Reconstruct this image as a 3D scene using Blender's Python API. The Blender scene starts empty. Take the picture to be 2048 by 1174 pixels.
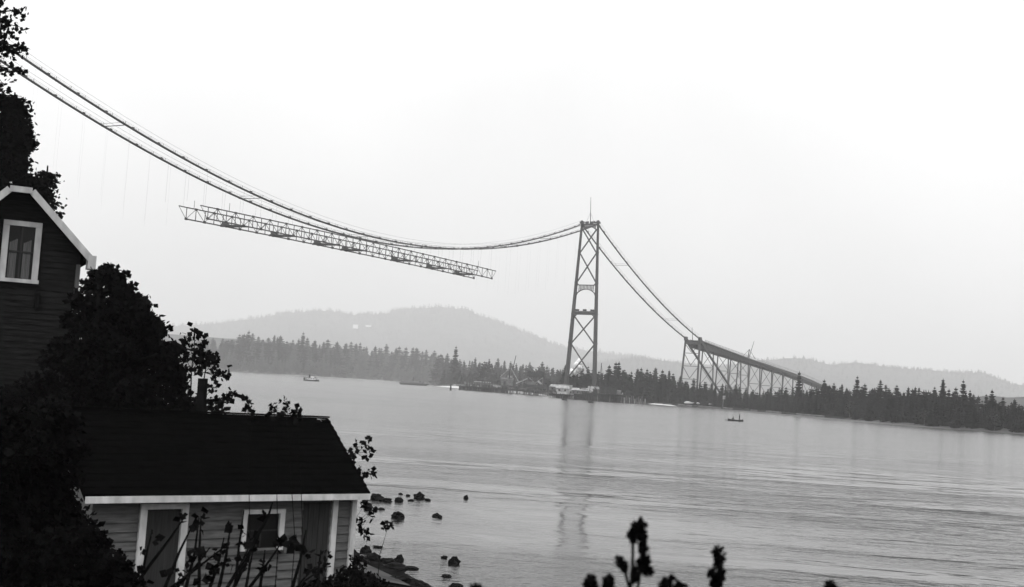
import bpy, math, random
import numpy as np
from mathutils import Vector, Matrix, noise as mnoise
random.seed(7); rng = np.random.default_rng(7)
scene = bpy.context.scene
COL = scene.collection
V = Vector

# ------------------------------------------------------------------ camera
F_PX, CAM_H, PITCH, ROLL = 2511.19, 5.2, 0.07392, 0.06554
cam_d = bpy.data.cameras.new('camera'); cam = bpy.data.objects.new('camera', cam_d); COL.objects.link(cam)
cam_d.sensor_width = 36.0; cam_d.lens = 36.0 * F_PX / 2048
cam_d.clip_start = 0.1; cam_d.clip_end = 30000
cam_d.dof.use_dof = True; cam_d.dof.focus_distance = 150; cam_d.dof.aperture_fstop = 3.2
fw = V((0, math.cos(PITCH), math.sin(PITCH))); rt = V((1, 0, 0)); up = V((0, -math.sin(PITCH), math.cos(PITCH)))
cr, sr = math.cos(ROLL), math.sin(ROLL)
cx = rt * cr + up * sr       # image right
cy = up * cr - rt * sr       # image up
M = Matrix((cx, cy, -fw)).transposed().to_4x4(); M.translation = V((0, 0, CAM_H))
cam.matrix_world = M
scene.camera = cam
C0 = V((0, 0, CAM_H))

def ray(px, py):
    return cx * ((px - 1024) / F_PX) + cy * ((587 - py) / F_PX) + fw
def atY(px, py, Y):
    r = ray(px, py); return C0 + r * (Y / r.y)
def atZ(px, py, z=0.0):
    r = ray(px, py); return C0 + r * ((z - CAM_H) / r.z)
def ground_at(px, Y):                       # plan position on column px at distance Y (near the horizon)
    p = atY(px, 706 + px * 0.0657, Y); return V((p.x, Y, 0))
def onplane(px, py, P, n):
    r = ray(px, py); return C0 + r * ((P - C0).dot(n) / r.dot(n))

# ------------------------------------------------------------------ materials (all greys: the place as seen by the film)
def mat(name, v, rough=0.85, var=0.25, scale=2.0, v2=None, stretch=None, spec=0.3, bump=0.0, metallic=0.0):
    m = bpy.data.materials.new(name); m.use_nodes = True; nt = m.node_tree; b = nt.nodes['Principled BSDF']
    tc = nt.nodes.new('ShaderNodeTexCoord'); mp = nt.nodes.new('ShaderNodeMapping'); nz = nt.nodes.new('ShaderNodeTexNoise')
    if stretch: mp.inputs['Scale'].default_value = stretch
    nt.links.new(tc.outputs['Object'], mp.inputs[0]); nt.links.new(mp.outputs[0], nz.inputs['Vector'])
    nz.inputs['Scale'].default_value = scale; nz.inputs['Detail'].default_value = 6
    rp = nt.nodes.new('ShaderNodeValToRGB'); a = v * (1 - var); c = v * (1 + var) if v2 is None else v2
    rp.color_ramp.elements[0].position = .3; rp.color_ramp.elements[1].position = .7
    rp.color_ramp.elements[0].color = (a, a, a, 1); rp.color_ramp.elements[1].color = (c, c, c, 1)
    nt.links.new(nz.outputs['Fac'], rp.inputs[0]); nt.links.new(rp.outputs[0], b.inputs['Base Color'])
    if name.startswith('conifer') or name.startswith('distant'):
        oi_ = nt.nodes.new('ShaderNodeObjectInfo'); q1 = nt.nodes.new('ShaderNodeMapRange'); q1.inputs['To Min'].default_value = .35; q1.inputs['To Max'].default_value = 2.2; nt.links.new(oi_.outputs['Random'], q1.inputs['Value'])
        q2 = nt.nodes.new('ShaderNodeVectorMath'); q2.operation = 'SCALE'; nt.links.new(rp.outputs[0], q2.inputs[0]); nt.links.new(q1.outputs[0], q2.inputs['Scale']); nt.links.new(q2.outputs[0], b.inputs['Base Color'])
    b.inputs['Roughness'].default_value = rough; b.inputs['Specular IOR Level'].default_value = spec; b.inputs['Metallic'].default_value = metallic
    if bump:
        bp = nt.nodes.new('ShaderNodeBump'); bp.inputs['Strength'].default_value = bump; bp.inputs['Distance'].default_value = .02
        nt.links.new(nz.outputs['Fac'], bp.inputs['Height']); nt.links.new(bp.outputs[0], b.inputs['Normal'])
    return m
MT = dict(
    steel=mat('dark_red_lead_steel', .035, .6, .25, .3),
    cable=mat('cable_wire', .035, .6, .2, 1),
    concrete=mat('pier_concrete', .33, .9, .25, .6),
    timber=mat('creosoted_timber', .028, .9, .5, .8, spec=.1),
    plank=mat('pale_new_lumber', .24, .85, .5, .8),
    canvas=mat('pale_sheet_roofing', .27, .8, .45, .5),
    shed=mat('weathered_board', .10, .9, .35, .8),
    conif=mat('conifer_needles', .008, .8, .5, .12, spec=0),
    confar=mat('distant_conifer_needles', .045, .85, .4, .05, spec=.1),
    broad=mat('broad_leaves', .02, .7, .5, 1.5, spec=.1),
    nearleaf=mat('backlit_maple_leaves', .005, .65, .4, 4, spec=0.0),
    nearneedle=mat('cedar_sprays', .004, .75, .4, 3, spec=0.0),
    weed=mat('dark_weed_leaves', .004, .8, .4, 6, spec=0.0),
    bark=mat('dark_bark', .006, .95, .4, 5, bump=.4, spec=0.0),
    farbark=mat('grey_bark', .09, .95, .3, 1),
    white=mat('white_house_paint', .42, .7, .2, 6, v2=.54, stretch=(1, 1, .4)),
    siding=mat('grey_cedar_siding', .078, .8, .35, 3, stretch=(1, 1, 8), bump=.15),
    planks=mat('dark_door_boards', .018, .85, .4, 5, stretch=(10, 10, .4)),
    roof=mat('tarred_shingles', .0016, .95, .5, 7, spec=0.0, bump=.3),
    hsiding=mat('dark_brown_siding', .011, .85, .4, 3, stretch=(1, 1, 8), spec=0.0),
    glass=mat('window_glass', .004, .3, .1, 1, spec=.2),
    dull=mat('dull_white_paint', .34, .8, .25, 5, v2=.42, stretch=(1, 1, .4)),
    curtain=mat('muslin_curtain', .07, .95, .3, 6, stretch=(6, 6, .3)),
    rock=mat('weedy_wet_rock', .005, .8, .8, 6, bump=1.0, spec=.05),
    sand=mat('pale_sand', .42, .95, .15, .2),
    soil=mat('leafy_soil', .008, .95, .6, 2.5, v2=.014, spec=0.0),
    shingle=mat('gravel', .03, .9, .7, 1.2, bump=.5),
    iron=mat('rusty_stovepipe', .006, .7, .3, 5, spec=0.0),
    hull=mat('black_hull_paint', .03, .5, .3, 2),
    cabin=mat('white_cabin_paint', .75, .6, .1, 2),
    cloth=mat('dark_wool_cloth', .02, .95, .3, 9, spec=.1),
    skin=mat('skin', .3, .7, .1, 9),
)

# ------------------------------------------------------------------ mesh helpers
class MB:
    def __init__(s): s.v = []; s.f = []; s.m = []
    def add(s, vs, fs, mi=0):
        o = len(s.v); s.v += [tuple(x) for x in vs]; s.f += [tuple(i + o for i in f) for f in fs]; s.m += [mi] * len(fs); return s
    def box(s, c, h, ax=None, mi=0):
        c = V(c); X, Y, Z = ax or (V((1, 0, 0)), V((0, 1, 0)), V((0, 0, 1)))
        vs = [c + X * (h[0] * a) + Y * (h[1] * b) + Z * (h[2] * d) for a in (-1, 1) for b in (-1, 1) for d in (-1, 1)]
        return s.add(vs, [(0, 1, 3, 2), (4, 6, 7, 5), (0, 4, 5, 1), (2, 3, 7, 6), (0, 2, 6, 4), (1, 5, 7, 3)], mi)
    def bar(s, a, b, w, h=None, mi=0, upv=None):
        a, b = V(a), V(b); h = h or w; d = b - a; L = d.length
        if L < 1e-6: return s
        d /= L; u = V(upv) if upv else (V((0, 0, 1)) if abs(d.z) < .95 else V((.48, .87, 0)))
        x = d.cross(u).normalized(); y = x.cross(d).normalized()
        return s.box((a + b) / 2, (L / 2, w / 2, h / 2), (d, x, y), mi)
    def tube(s, pts, rad, n=6, mi=0, cap=True):
        pts = [V(p) for p in pts]; N = len(pts); r = rad if hasattr(rad, '__len__') else [rad] * N
        vs = []; fs = []
        for i, p in enumerate(pts):
            d = (pts[min(i + 1, N - 1)] - pts[max(i - 1, 0)]).normalized()
            u = V((0, 0, 1)) if abs(d.z) < .9 else V((1, 0, 0))
            x = d.cross(u).normalized(); y = x.cross(d)
            for k in range(n):
                a = 2 * math.pi * k / n; vs.append(p + (x * math.cos(a) + y * math.sin(a)) * r[i])
        for i in range(N - 1):
            for k in range(n):
                q = (k + 1) % n; fs.append((i * n + k, i * n + q, (i + 1) * n + q, (i + 1) * n + k))
        if cap: fs.append(tuple(range(n))[::-1]); fs.append(tuple(range((N - 1) * n, N * n)))
        return s.add(vs, fs, mi)
    def leaves(s, pts, size, mi=0, squash=1.0, droop=0.0, jag=True):
        """one folded leaf at each point"""
        P = np.asarray(pts, float)
        if len(P) == 0: return s
        n = len(P); sz = size * rng.uniform(.55, 1.25, n)
        d = rng.normal(size=(n, 3)); d[:, 2] = d[:, 2] * squash - droop; d /= np.linalg.norm(d, axis=1)[:, None]
        q = rng.normal(size=(n, 3)); w = np.cross(d, q); w /= np.linalg.norm(w, axis=1)[:, None]
        nn = np.cross(d, w)
        a = P; b = P + (d * .5 + w * .46 + nn * .08) * sz[:, None]; c = P + d * sz[:, None]; e = P + (d * .5 - w * .46 + nn * .08) * sz[:, None]
        arr = np.stack([a, b, c, e], 1).reshape(-1, 3); o = len(s.v)
        s.v += [tuple(x) for x in arr.tolist()]
        s.f += [(o + 4 * i, o + 4 * i + 1, o + 4 * i + 2, o + 4 * i + 3) for i in range(n)]; s.m += [mi] * n
        return s
    def build(s, name, mats, parent=None, smooth=False):
        me = bpy.data.meshes.new(name); me.from_pydata(s.v, [], s.f)
        mats = mats if isinstance(mats, (list, tuple)) else [mats]
        for m in mats: me.materials.append(m)
        if len(mats) > 1: me.polygons.foreach_set('material_index', s.m)
        if smooth: me.polygons.foreach_set('use_smooth', [True] * len(me.polygons))
        me.update(); o = bpy.data.objects.new(name, me); COL.objects.link(o)
        if parent: o.parent = parent
        return o
def tag(o, label=None, cat=None, group=None, kind=None):
    if label: o['label'] = label
    if cat: o['category'] = cat
    if group: o['group'] = group
    if kind: o['kind'] = kind
    return o
def thing(name, loc, label, cat, group=None):
    o = bpy.data.objects.new(name, None); COL.objects.link(o); o.location = V(loc); o.empty_display_size = .3
    return tag(o, label, cat, group)
def part(mb, name, mats, parent, smooth=False, label=None):
    """mesh given in world coordinates, stored relative to its (translated) parents"""
    off = V((0, 0, 0)); p = parent
    while p: off += p.location; p = p.parent
    mb.v = [(x - off.x, y - off.y, z - off.z) for x, y, z in mb.v]
    o = mb.build(name, mats, parent, smooth)
    if label: o['label'] = label
    return o
def blob(c, r, seed, sub=2, amp=.3, fr=1.5):
    """irregular boulder-like closed mesh"""
    import bmesh
    bm = bmesh.new(); bmesh.ops.create_icosphere(bm, subdivisions=sub, radius=1)
    mb = MB(); vs = []
    for v in bm.verts:
        k = 1 + amp * mnoise.noise(v.co * fr + V((seed * 3.1, seed, 0))) * 1.6
        vs.append((c[0] + v.co.x * r[0] * k, c[1] + v.co.y * r[1] * k, c[2] + v.co.z * r[2] * k))
    bm.verts.index_update(); mb.add(vs, [[v.index for v in f.verts] for f in bm.faces]); bm.free(); return mb

# ------------------------------------------------------------------ world, sun, haze
SUN_EL, SUN_ROT = math.radians(48), math.radians(200)
w = bpy.data.worlds.new('World'); scene.world = w; w.use_nodes = True; nt = w.node_tree
bg = nt.nodes['Background']; bg.inputs['Strength'].default_value = 0.1
sky = nt.nodes.new('ShaderNodeTexSky'); sky.sky_type = 'NISHITA'; sky.sun_disc = False
sky.sun_elevation = SUN_EL; sky.sun_rotation = SUN_ROT; sky.dust_density = 6; sky.air_density = 1.5
bw = nt.nodes.new('ShaderNodeRGBToBW'); nt.links.new(sky.outputs[0], bw.inputs[0])
tc = nt.nodes.new('ShaderNodeTexCoord'); sx = nt.nodes.new('ShaderNodeSeparateXYZ'); nt.links.new(tc.outputs['Generated'], sx.inputs[0])
rp = nt.nodes.new('ShaderNodeValToRGB'); el = rp.color_ramp.elements
def ge(i, p, v):
    e = el[i] if i < len(el) else el.new(p)
    e.position = p; e.color = (v, v, v, 1)
ge(0, 0.0, .37); ge(1, 1.0, .80); ge(2, .07, .40); ge(3, .20, .44); ge(4, .36, .50); ge(5, .60, .72)
nt.links.new(sx.outputs['Z'], rp.inputs[0])
nz = nt.nodes.new('ShaderNodeTexNoise'); nz.inputs['Scale'].default_value = 2.2; nz.inputs['Detail'].default_value = 3
nt.links.new(tc.outputs['Generated'], nz.inputs['Vector'])
mr = nt.nodes.new('ShaderNodeMapRange'); mr.inputs['To Min'].default_value = .90; mr.inputs['To Max'].default_value = 1.10; mr.inputs['From Min'].default_value = .3; mr.inputs['From Max'].default_value = .7
nt.links.new(nz.outputs['Fac'], mr.inputs['Value'])
m1 = nt.nodes.new('ShaderNodeMath'); m1.operation = 'MULTIPLY'; nt.links.new(rp.outputs[0], m1.inputs[0]); nt.links.new(mr.outputs[0], m1.inputs[1])
m2 = nt.nodes.new('ShaderNodeMath'); m2.operation = 'MULTIPLY'; m2.inputs[1].default_value = 18.0; nt.links.new(m1.outputs[0], m2.inputs[0])
m3 = nt.nodes.new('ShaderNodeMath'); m3.operation = 'MULTIPLY_ADD'; m3.inputs[1].default_value = .15
nt.links.new(bw.outputs[0], m3.inputs[0]); nt.links.new(m2.outputs[0], m3.inputs[2])
nt.links.new(m3.outputs[0], bg.inputs['Color'])
sd = bpy.data.lights.new('sun', 'SUN'); sd.energy = 1.3; sd.angle = math.radians(25); sd.color = (1, 1, 1)
sun = bpy.data.objects.new('sun', sd); COL.objects.link(sun)
# sun_rotation is measured clockwise from +Y
sdir = V((math.sin(SUN_ROT) * math.cos(SUN_EL), math.cos(SUN_ROT) * math.cos(SUN_EL), math.sin(SUN_EL)))
sun.rotation_euler = sdir.to_track_quat('Z', 'Y').to_euler()
scene.view_settings.view_transform = 'Standard'; scene.view_settings.look = 'None'; scene.view_settings.exposure = 0.43; scene.view_settings.gamma = 1

hz = MB().box((0, 0, 270), (12000, 12000, 280)).build('haze', [])
tag(hz, 'pale even sea haze lying over the inlet and hills', 'haze', kind='stuff')
hm = bpy.data.materials.new('sea_haze'); hm.use_nodes = True; nt = hm.node_tree; nt.nodes.remove(nt.nodes['Principled BSDF'])
pv = nt.nodes.new('ShaderNodeVolumePrincipled'); pv.inputs['Density'].default_value = 0.00017
pv.inputs['Color'].default_value = (.95, .95, .95, 1); pv.inputs['Anisotropy'].default_value = 0.0
nt.links.new(pv.outputs[0], nt.nodes['Material Output'].inputs['Volume']); hz.data.materials.append(hm)

# ------------------------------------------------------------------ water
wm = bpy.data.materials.new('inlet_water'); wm.use_nodes = True; nt = wm.node_tree; b = nt.nodes['Principled BSDF']
b.inputs['Base Color'].default_value = (.008, .008, .008, 1); b.inputs['IOR'].default_value = 1.31
b.inputs['Roughness'].default_value = .19; b.inputs['Specular IOR Level'].default_value = .5
tc = nt.nodes.new('ShaderNodeTexCoord')
def nz_(scale, detail=3, rot=0, st=(1, 1, 1), dist=0.0):
    mp = nt.nodes.new('ShaderNodeMapping'); mp.inputs['Rotation'].default_value = (0, 0, rot); mp.inputs['Scale'].default_value = st
    n = nt.nodes.new('ShaderNodeTexNoise'); n.inputs['Scale'].default_value = scale; n.inputs['Detail'].default_value = detail; n.inputs['Distortion'].default_value = dist
    nt.links.new(tc.outputs['Object'], mp.inputs[0]); nt.links.new(mp.outputs[0], n.inputs['Vector']); return n
def mth(op, a, b_=None, c=None):
    n = nt.nodes.new('ShaderNodeMath'); n.operation = op
    for i, q in enumerate((a, b_, c)):
        if q is None: continue
        if isinstance(q, (int, float)): n.inputs[i].default_value = q
        else: nt.links.new(q, n.inputs[i])
    return n.outputs[0]
swell = nz_(.13, 3, .22, (1, 2.1, 1), .5); chop = nz_(.7, 3, .12, (1, 1.7, 1), .3); fine = nz_(3.2, 3, .1, (1, 1.5, 1))
patch = nz_(.022, 3, .15, (1, 2.6, 1), .6)
pr = nt.nodes.new('ShaderNodeMapRange'); pr.inputs['From Min'].default_value = .42; pr.inputs['From Max'].default_value = .58
pr.inputs['To Min'].default_value = .04; pr.inputs['To Max'].default_value = 1.0; nt.links.new(patch.outputs['Fac'], pr.inputs['Value'])
big = nz_(.0065, 2, .3, (1, 1.6, 1), .4)
br_ = nt.nodes.new('ShaderNodeMapRange'); br_.inputs['From Min'].default_value = .40; br_.inputs['From Max'].default_value = .60
br_.inputs['To Min'].default_value = .12; br_.inputs['To Max'].default_value = 1.15; nt.links.new(big.outputs['Fac'], br_.inputs['Value'])
h1 = mth('MULTIPLY', mth('MULTIPLY', swell.outputs['Fac'], 1.1), br_.outputs[0])
h2 = mth('MULTIPLY', mth('MULTIPLY', mth('MULTIPLY', chop.outputs['Fac'], .60), br_.outputs[0]), pr.outputs[0])
h3 = mth('MULTIPLY', mth('MULTIPLY', fine.outputs['Fac'], .05), pr.outputs[0])
hh = mth('ADD', mth('ADD', h1, h2), h3)
bp = nt.nodes.new('ShaderNodeBump'); bp.inputs['Strength'].default_value = 1; sxy = nt.nodes.new('ShaderNodeVectorMath'); sxy.operation = 'LENGTH'; nt.links.new(tc.outputs['Object'], sxy.inputs[0])
dm = nt.nodes.new('ShaderNodeMapRange'); dm.inputs['From Min'].default_value = 25; dm.inputs['From Max'].default_value = 140; dm.inputs['To Min'].default_value = .8; dm.inputs['To Max'].default_value = .16
nt.links.new(sxy.outputs['Value'], dm.inputs['Value']); nt.links.new(dm.outputs[0], bp.inputs['Distance'])
nt.links.new(hh, bp.inputs['Height']); nt.links.new(bp.outputs[0], b.inputs['Normal'])
rm = nt.nodes.new('ShaderNodeMapRange'); rm.inputs['From Min'].default_value = 30; rm.inputs['From Max'].default_value = 260; rm.inputs['To Min'].default_value = .08; rm.inputs['To Max'].default_value = .20
nt.links.new(sxy.outputs['Value'], rm.inputs['Value']); nt.links.new(rm.outputs[0], b.inputs['Roughness'])
tag(MB().add([(-11900, -11900, 0), (11900, -11900, 0), (11900, 11900, 0), (-11900, 11900, 0)], [(0, 1, 2, 3)]).build('water', wm),
    'calm grey tidal water of the inlet', kind='structure')
tag(MB().add([(-11950, -11950, -6), (11950, -11950, -6), (11950, 11950, -6), (-11950, 11950, -6)], [(0, 1, 2, 3)]).build('seabed', MT['shingle']), kind='structure')

# ------------------------------------------------------------------ far land
def smooth(a, b, x):
    t = max(0, min(1, (x - a) / (b - a))); return t * t * (3 - 2 * t)
SH = [(-700, 2300), (-300, 2320), (0, 2350), (340, 2330), (540, 2060), (640, 2150), (700, 2350), (800, 2420), (868, 2200), (886, 1560), (925, 1330),
      (1000, 1200), (1085, 1080), (1105, 960), (1128, 850), (1200, 800), (1290, 812), (1345, 800), (1400, 780), (1480, 755), (1560, 690), (1640, 630),
      (1800, 525), (2048, 458), (2300, 385), (2700, 300)]
def shoreY(px): return float(np.interp(px, [a for a, b in SH], [b for a, b in SH]))
def rise(px):                       # how steeply the land climbs behind the shore
    return float(np.interp(px, [300, 860, 900, 1100, 1300, 1700, 2048], [.15, .10, .035, .02, .02, .03, .045]))
def land_z(px, d):
    z = d * .09 if d < 12 else 1.08 + (d - 12) * rise(px) if d < 500 else 1.08 + 488 * rise(px) + (d - 500) * .004
    if d > 8: z += (mnoise.noise(V((px * .02, d * .01, 0)))) * min(1.5, d * .02)
    return z
mb = MB(); pxs = list(range(-700, 2701, 12)); ds = [-25, 0, 5, 12, 30, 60, 110, 180, 300, 500, 1000, 2400]
for px in pxs:
    s0 = shoreY(px) * (1 + .006 * mnoise.noise(V((px * .05, 3, 0))))
    for d in ds:
        g = ground_at(px, s0 + d); mb.v.append((g.x, g.y, -1.2 if d < 0 else land_z(px, d)))
nd = len(ds)
for i in range(len(pxs) - 1):
    for j in range(nd - 1):
        mb.f.append((i * nd + j, (i + 1) * nd + j, (i + 1) * nd + j + 1, i * nd + j + 1)); mb.m.append(0)
tag(mb.build('far_shore', mat('shore_ground', .05, .95, .5, .02)), 'low wooded far shore of the inlet', kind='structure')
def spit(name, pts, z, m, label):
    mb = MB(); n = len(pts); c = sum((V(p) for p in pts), V((0, 0, 0))) / n
    vs = [(p.x, p.y, -.3) for p in pts] + [tuple(c + (V(p) - c) * .55 + V((0, 0, z))) for p in pts]
    mb.add(vs, [(i, (i + 1) % n, n + (i + 1) % n, n + i) for i in range(n)] + [tuple(range(n, 2 * n))]); return tag(mb.build(name, m), label, kind='structure')
def PL(lst): return [V((ground_at(px, Y).x, Y, 0)) for px, Y in lst]
spit('sandbar', PL([(1292, 790), (1318, 765), (1362, 740), (1358, 770), (1335, 800), (1310, 850), (1296, 830)]), .5, MT['sand'], 'pale sandbar running out from the wharf')
spit('beach', PL([(866, 1480), (905, 1290), (1010, 1090), (1098, 950), (1110, 1010), (1030, 1230), (925, 1480), (880, 1700)]), 1.9, MT['sand'], 'pale sand beach behind the construction pier')
spit('mud_flat', PL([(1350, 700), (1500, 600), (1650, 540), (1800, 478), (2060, 440), (2060, 470), (1800, 545), (1640, 650), (1480, 775), (1380, 790)]), .22, mat('wet_mud', .06, .8, .4, .05), 'low grey mud flat along the right shore')
spit('tidal_flat', PL([(430, 2150), (560, 1980), (720, 2180), (850, 2300), (850, 2480), (700, 2420), (540, 2120), (430, 2330)]), .8, mat('tidal_sand', .22, .7, .4, .02), 'flat grey tidal strip along the far left shore')

HF = {}
def hill(name, prof, Yf, Yr, label, seed, v):
    xs = [a for a, b in prof]; ys = [b for a, b in prof]
    def hz_(px, t):
        top = atY(px, float(np.interp(px, xs, ys)), Yr).z; g = ground_at(px, Yf + (Yr - Yf) * t)
        z = 2 + (top - 2) * (smooth(0, 1, t) * .55 + t * .45) if t <= 1 else top * (1 - (t - 1) * 1.5)
        z += 40 * mnoise.noise(V((g.x * .0014 + seed, g.y * .0014, 1))) * math.sin(math.pi * min(1, t)) + (9 * mnoise.noise(V((g.x * .012, g.y * .012, seed))) + 7 * abs(mnoise.noise(V((g.x * .05, g.y * .02, seed))))) * min(1, t * 4)
        return g.x, g.y, z
    HF[name] = (hz_, xs)
    mb = MB(); cols = list(range(xs[0], xs[-1] + 1, 5)); rows = 30; R = rows + 6
    for px in cols:
        for j in range(R): mb.v.append(hz_(px, j / rows))
    for i in range(len(cols) - 1):
        for j in range(R - 1): mb.f.append((i * R + j, (i + 1) * R + j, (i + 1) * R + j + 1, i * R + j + 1)); mb.m.append(0)
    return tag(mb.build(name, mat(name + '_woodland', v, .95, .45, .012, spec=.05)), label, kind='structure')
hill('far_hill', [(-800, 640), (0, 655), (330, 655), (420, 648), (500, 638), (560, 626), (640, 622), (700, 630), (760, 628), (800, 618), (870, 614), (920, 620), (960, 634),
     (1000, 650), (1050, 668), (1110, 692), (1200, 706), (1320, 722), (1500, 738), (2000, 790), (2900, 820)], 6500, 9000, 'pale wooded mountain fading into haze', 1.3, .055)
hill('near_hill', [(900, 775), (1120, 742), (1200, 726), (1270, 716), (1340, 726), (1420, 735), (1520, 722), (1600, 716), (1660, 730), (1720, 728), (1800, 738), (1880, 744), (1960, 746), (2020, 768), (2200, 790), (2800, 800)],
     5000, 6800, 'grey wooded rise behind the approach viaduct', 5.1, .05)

# ------------------------------------------------------------------ forest trees
def conifer_mesh(seed, h=1.0, rad=.16, lv=15, per=8, bare=.08, ragged=.3, spray=3, sz=.075):
    r = random.Random(seed); mb = MB()
    mb.tube([(0, 0, 0), (r.uniform(-.01, .01), 0, .5 * h), (0, 0, h)], [.018, .011, .002], 5, 1)
    for i in range(lv):
        t = (i + r.uniform(-.3, .3)) / lv; z = (bare + (1 - bare) * t) * h
        R = rad * (1 - t) ** .8 * (1 + r.uniform(-ragged, ragged)) + .012
        a0 = r.uniform(0, 6.28)
        for k in range(per):
            if r.random() < .12: continue
            a = a0 + k * 6.28 / per + r.uniform(-.25, .25); L = R * r.uniform(.6, 1.15)
            d = V((math.cos(a), math.sin(a), -.35 + .3 * t)); sidev = V((-math.sin(a), math.cos(a), 0))
            o = V((0, 0, z))
            for q in range(spray):
                f = (q + .6) / spray; p = o + d * (L * f); w = sz * (1.25 - .6 * f) * (1.1 - .6 * t)
                dz = V((0, 0, -w * .8)); tip = p + d * (w * .7)
                mb.add([p - d * w * .5, p + sidev * w * .55 + dz, tip, p - sidev * w * .55 + dz], [(0, 1, 2), (0, 2, 3)])
    tpt = V((0, 0, h)); mb.add([tpt + V((0, 0, .02)), tpt + V((.014, 0, -.06)), tpt + V((-.01, .012, -.06)), tpt + V((-.01, -.012, -.06))], [(0, 1, 2), (0, 2, 3), (0, 3, 1)])
    return mb
def round_mesh(seed):
    r = random.Random(seed); mb = MB(); mb.tube([(0, 0, 0), (.02, 0, .35), (0, 0, .7)], [.022, .016, .005], 5, 1)
    lobes = [(V((r.uniform(-.2, .2), r.uniform(-.2, .2), r.uniform(.35, .85))), r.uniform(.1, .19)) for _ in range(13)]
    for c, rr in lobes:
        P = rng.normal(size=(42, 3)); P /= np.linalg.norm(P, axis=1)[:, None]; P = P * rr * rng.uniform(.6, 1.1, (42, 1)) + np.array(c)
        mb.leaves(P, .085)
    return mb
kinds = [conifer_mesh(11, rad=.18, lv=24, per=9), conifer_mesh(12, rad=.14, lv=26, ragged=.4, per=9), conifer_mesh(13, rad=.23, lv=24, ragged=.35, per=10), conifer_mesh(14, rad=.18, lv=22, bare=.2, ragged=.5, per=9), conifer_mesh(15, rad=.14, lv=26, bare=.12, ragged=.6, per=9)]
rounds = [round_mesh(31), round_mesh(32), round_mesh(33)]
protos = []
for i, k in enumerate(kinds + rounds):
    o = k.build('conifer' if i < 5 else 'broadleaf_tree', [MT['conif'] if i < 5 else MT['broad'], MT['farbark']]); protos.append(o)
used = set()
def put_tree(kind, loc, h, label, cat, group=None, wid=1.0):
    p = protos[kind]
    if kind in used: o = p.copy(); COL.objects.link(o)
    else: o = p; used.add(kind)
    o.location = loc; o.scale = (h * wid, h * wid, h); o.rotation_euler = (random.uniform(-.03, .03), random.uniform(-.03, .03), random.uniform(0, 6.28))
    return tag(o, label, cat, group)
TOP = [(300, 690), (420, 680), (480, 672), (560, 678), (640, 682), (700, 688), (800, 698), (880, 705), (920, 712), (1000, 718), (1090, 722), (1140, 735), (1200, 738), (1230, 728), (1260, 742), (1290, 735), (1360, 748),
       (1430, 762), (1520, 772), (1600, 770), (1635, 762), (1660, 764), (1700, 770), (1800, 774), (1900, 778), (1980, 792), (2048, 806)]
def topy(px): return float(np.interp(px, [a for a, b in TOP], [b for a, b in TOP]))
def region(px):
    if px < 885: return ('pale hazy conifer in the wood on the far shore, left of the construction pier', 'hazy conifers on the far left shore')
    if px < 1125: return ('grey conifer in the wood behind the construction pier', 'conifers behind the construction pier')
    if px < 1345: return ('dark conifer in the wood between the bridge tower and the cable bent', 'conifers between tower and cable bent')
    if px < 1640: return ('dark conifer growing beneath the approach viaduct', 'conifers beneath the viaduct')
    return ('near-black conifer in the wood on the right shore beyond the viaduct end', 'conifers right of the viaduct')
def site(px, d):
    Y = shoreY(px) + d; g = ground_at(px, Y); g.z = land_z(px, d) - .3; return g
def tree_to(px, ytop, d):
    g = site(px, d); return g, atY(px, ytop, g.y).z - g.z
named = [(1233, 722, 30, 'tall broad conifer, the highest in the wood right of the bridge tower'), (1597, 742, 18, 'slim dark conifer rising in front of the lower end of the viaduct'), (1713, 752, 25, 'pointed conifer, first tall one beyond the viaduct end'),
         (1926, 760, 25, 'tall lone-topped black conifer, highest on the far right shore'), (1982, 778, 20, 'black conifer just right of the highest one on the right shore'), (1758, 759, 25, 'twin-topped dark conifer midway along the right shore wood'),
         (1884, 757, 28, 'thin ragged conifer left of the highest one on the right shore'), (1473, 772, 12, 'dense black conifer at the water edge right of the viaduct struts'), (602, 664, 60, 'tallest hazy conifer above the small steamer on the far shore'), (491, 660, 60, 'tall hazy conifer left of the steamer on the far shore'),
         (907, 692, 120, 'tall hazy conifer above the left end of the construction pier')]
for i, (px, yt, d, lab) in enumerate(named):
    g, h = tree_to(px, yt, d); put_tree([2, 1, 0, 0, 2, 3, 4, 2, 0, 1, 0][i], g, h, lab, 'tree', wid=1.0)
cnt = {}
def forest_row(x0, x1, n, dlo, dhi, jit, lo=0, kindw=(0, 1, 2, 3, 4)):
    for i in range(n):
        px = x0 + (x1 - x0) * (i + random.random()) / n; d = random.uniform(dlo, dhi)
        yt = topy(px) + lo + random.uniform(0, jit); g, h = tree_to(px, yt, d)
        if h < 4: continue
        h = min(h, 60); lab, gr = region(px); put_tree(random.choice(kindw), g, h, lab, 'tree', gr, random.uniform(1.0, 1.5) if px > 885 else random.uniform(1.2, 1.9))
# back rows set the skyline, front rows fill
forest_row(1128, 1345, 30, 30, 90, 16, -6); forest_row(1128, 1345, 22, 10, 25, 24, 8)
forest_row(1345, 1660, 34, 40, 110, 12, 2); forest_row(1360, 1660, 24, 10, 30, 14, 14)
forest_row(1640, 2080, 42, 25, 80, 16, -6); forest_row(1640, 2080, 26, 8, 20, 20, 8)
forest_row(886, 1125, 26, 60, 160, 16, 26); forest_row(880, 1130, 20, 350, 600, 14, -2)
forest_row(330, 885, 70, 60, 260, 16, -8)
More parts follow.
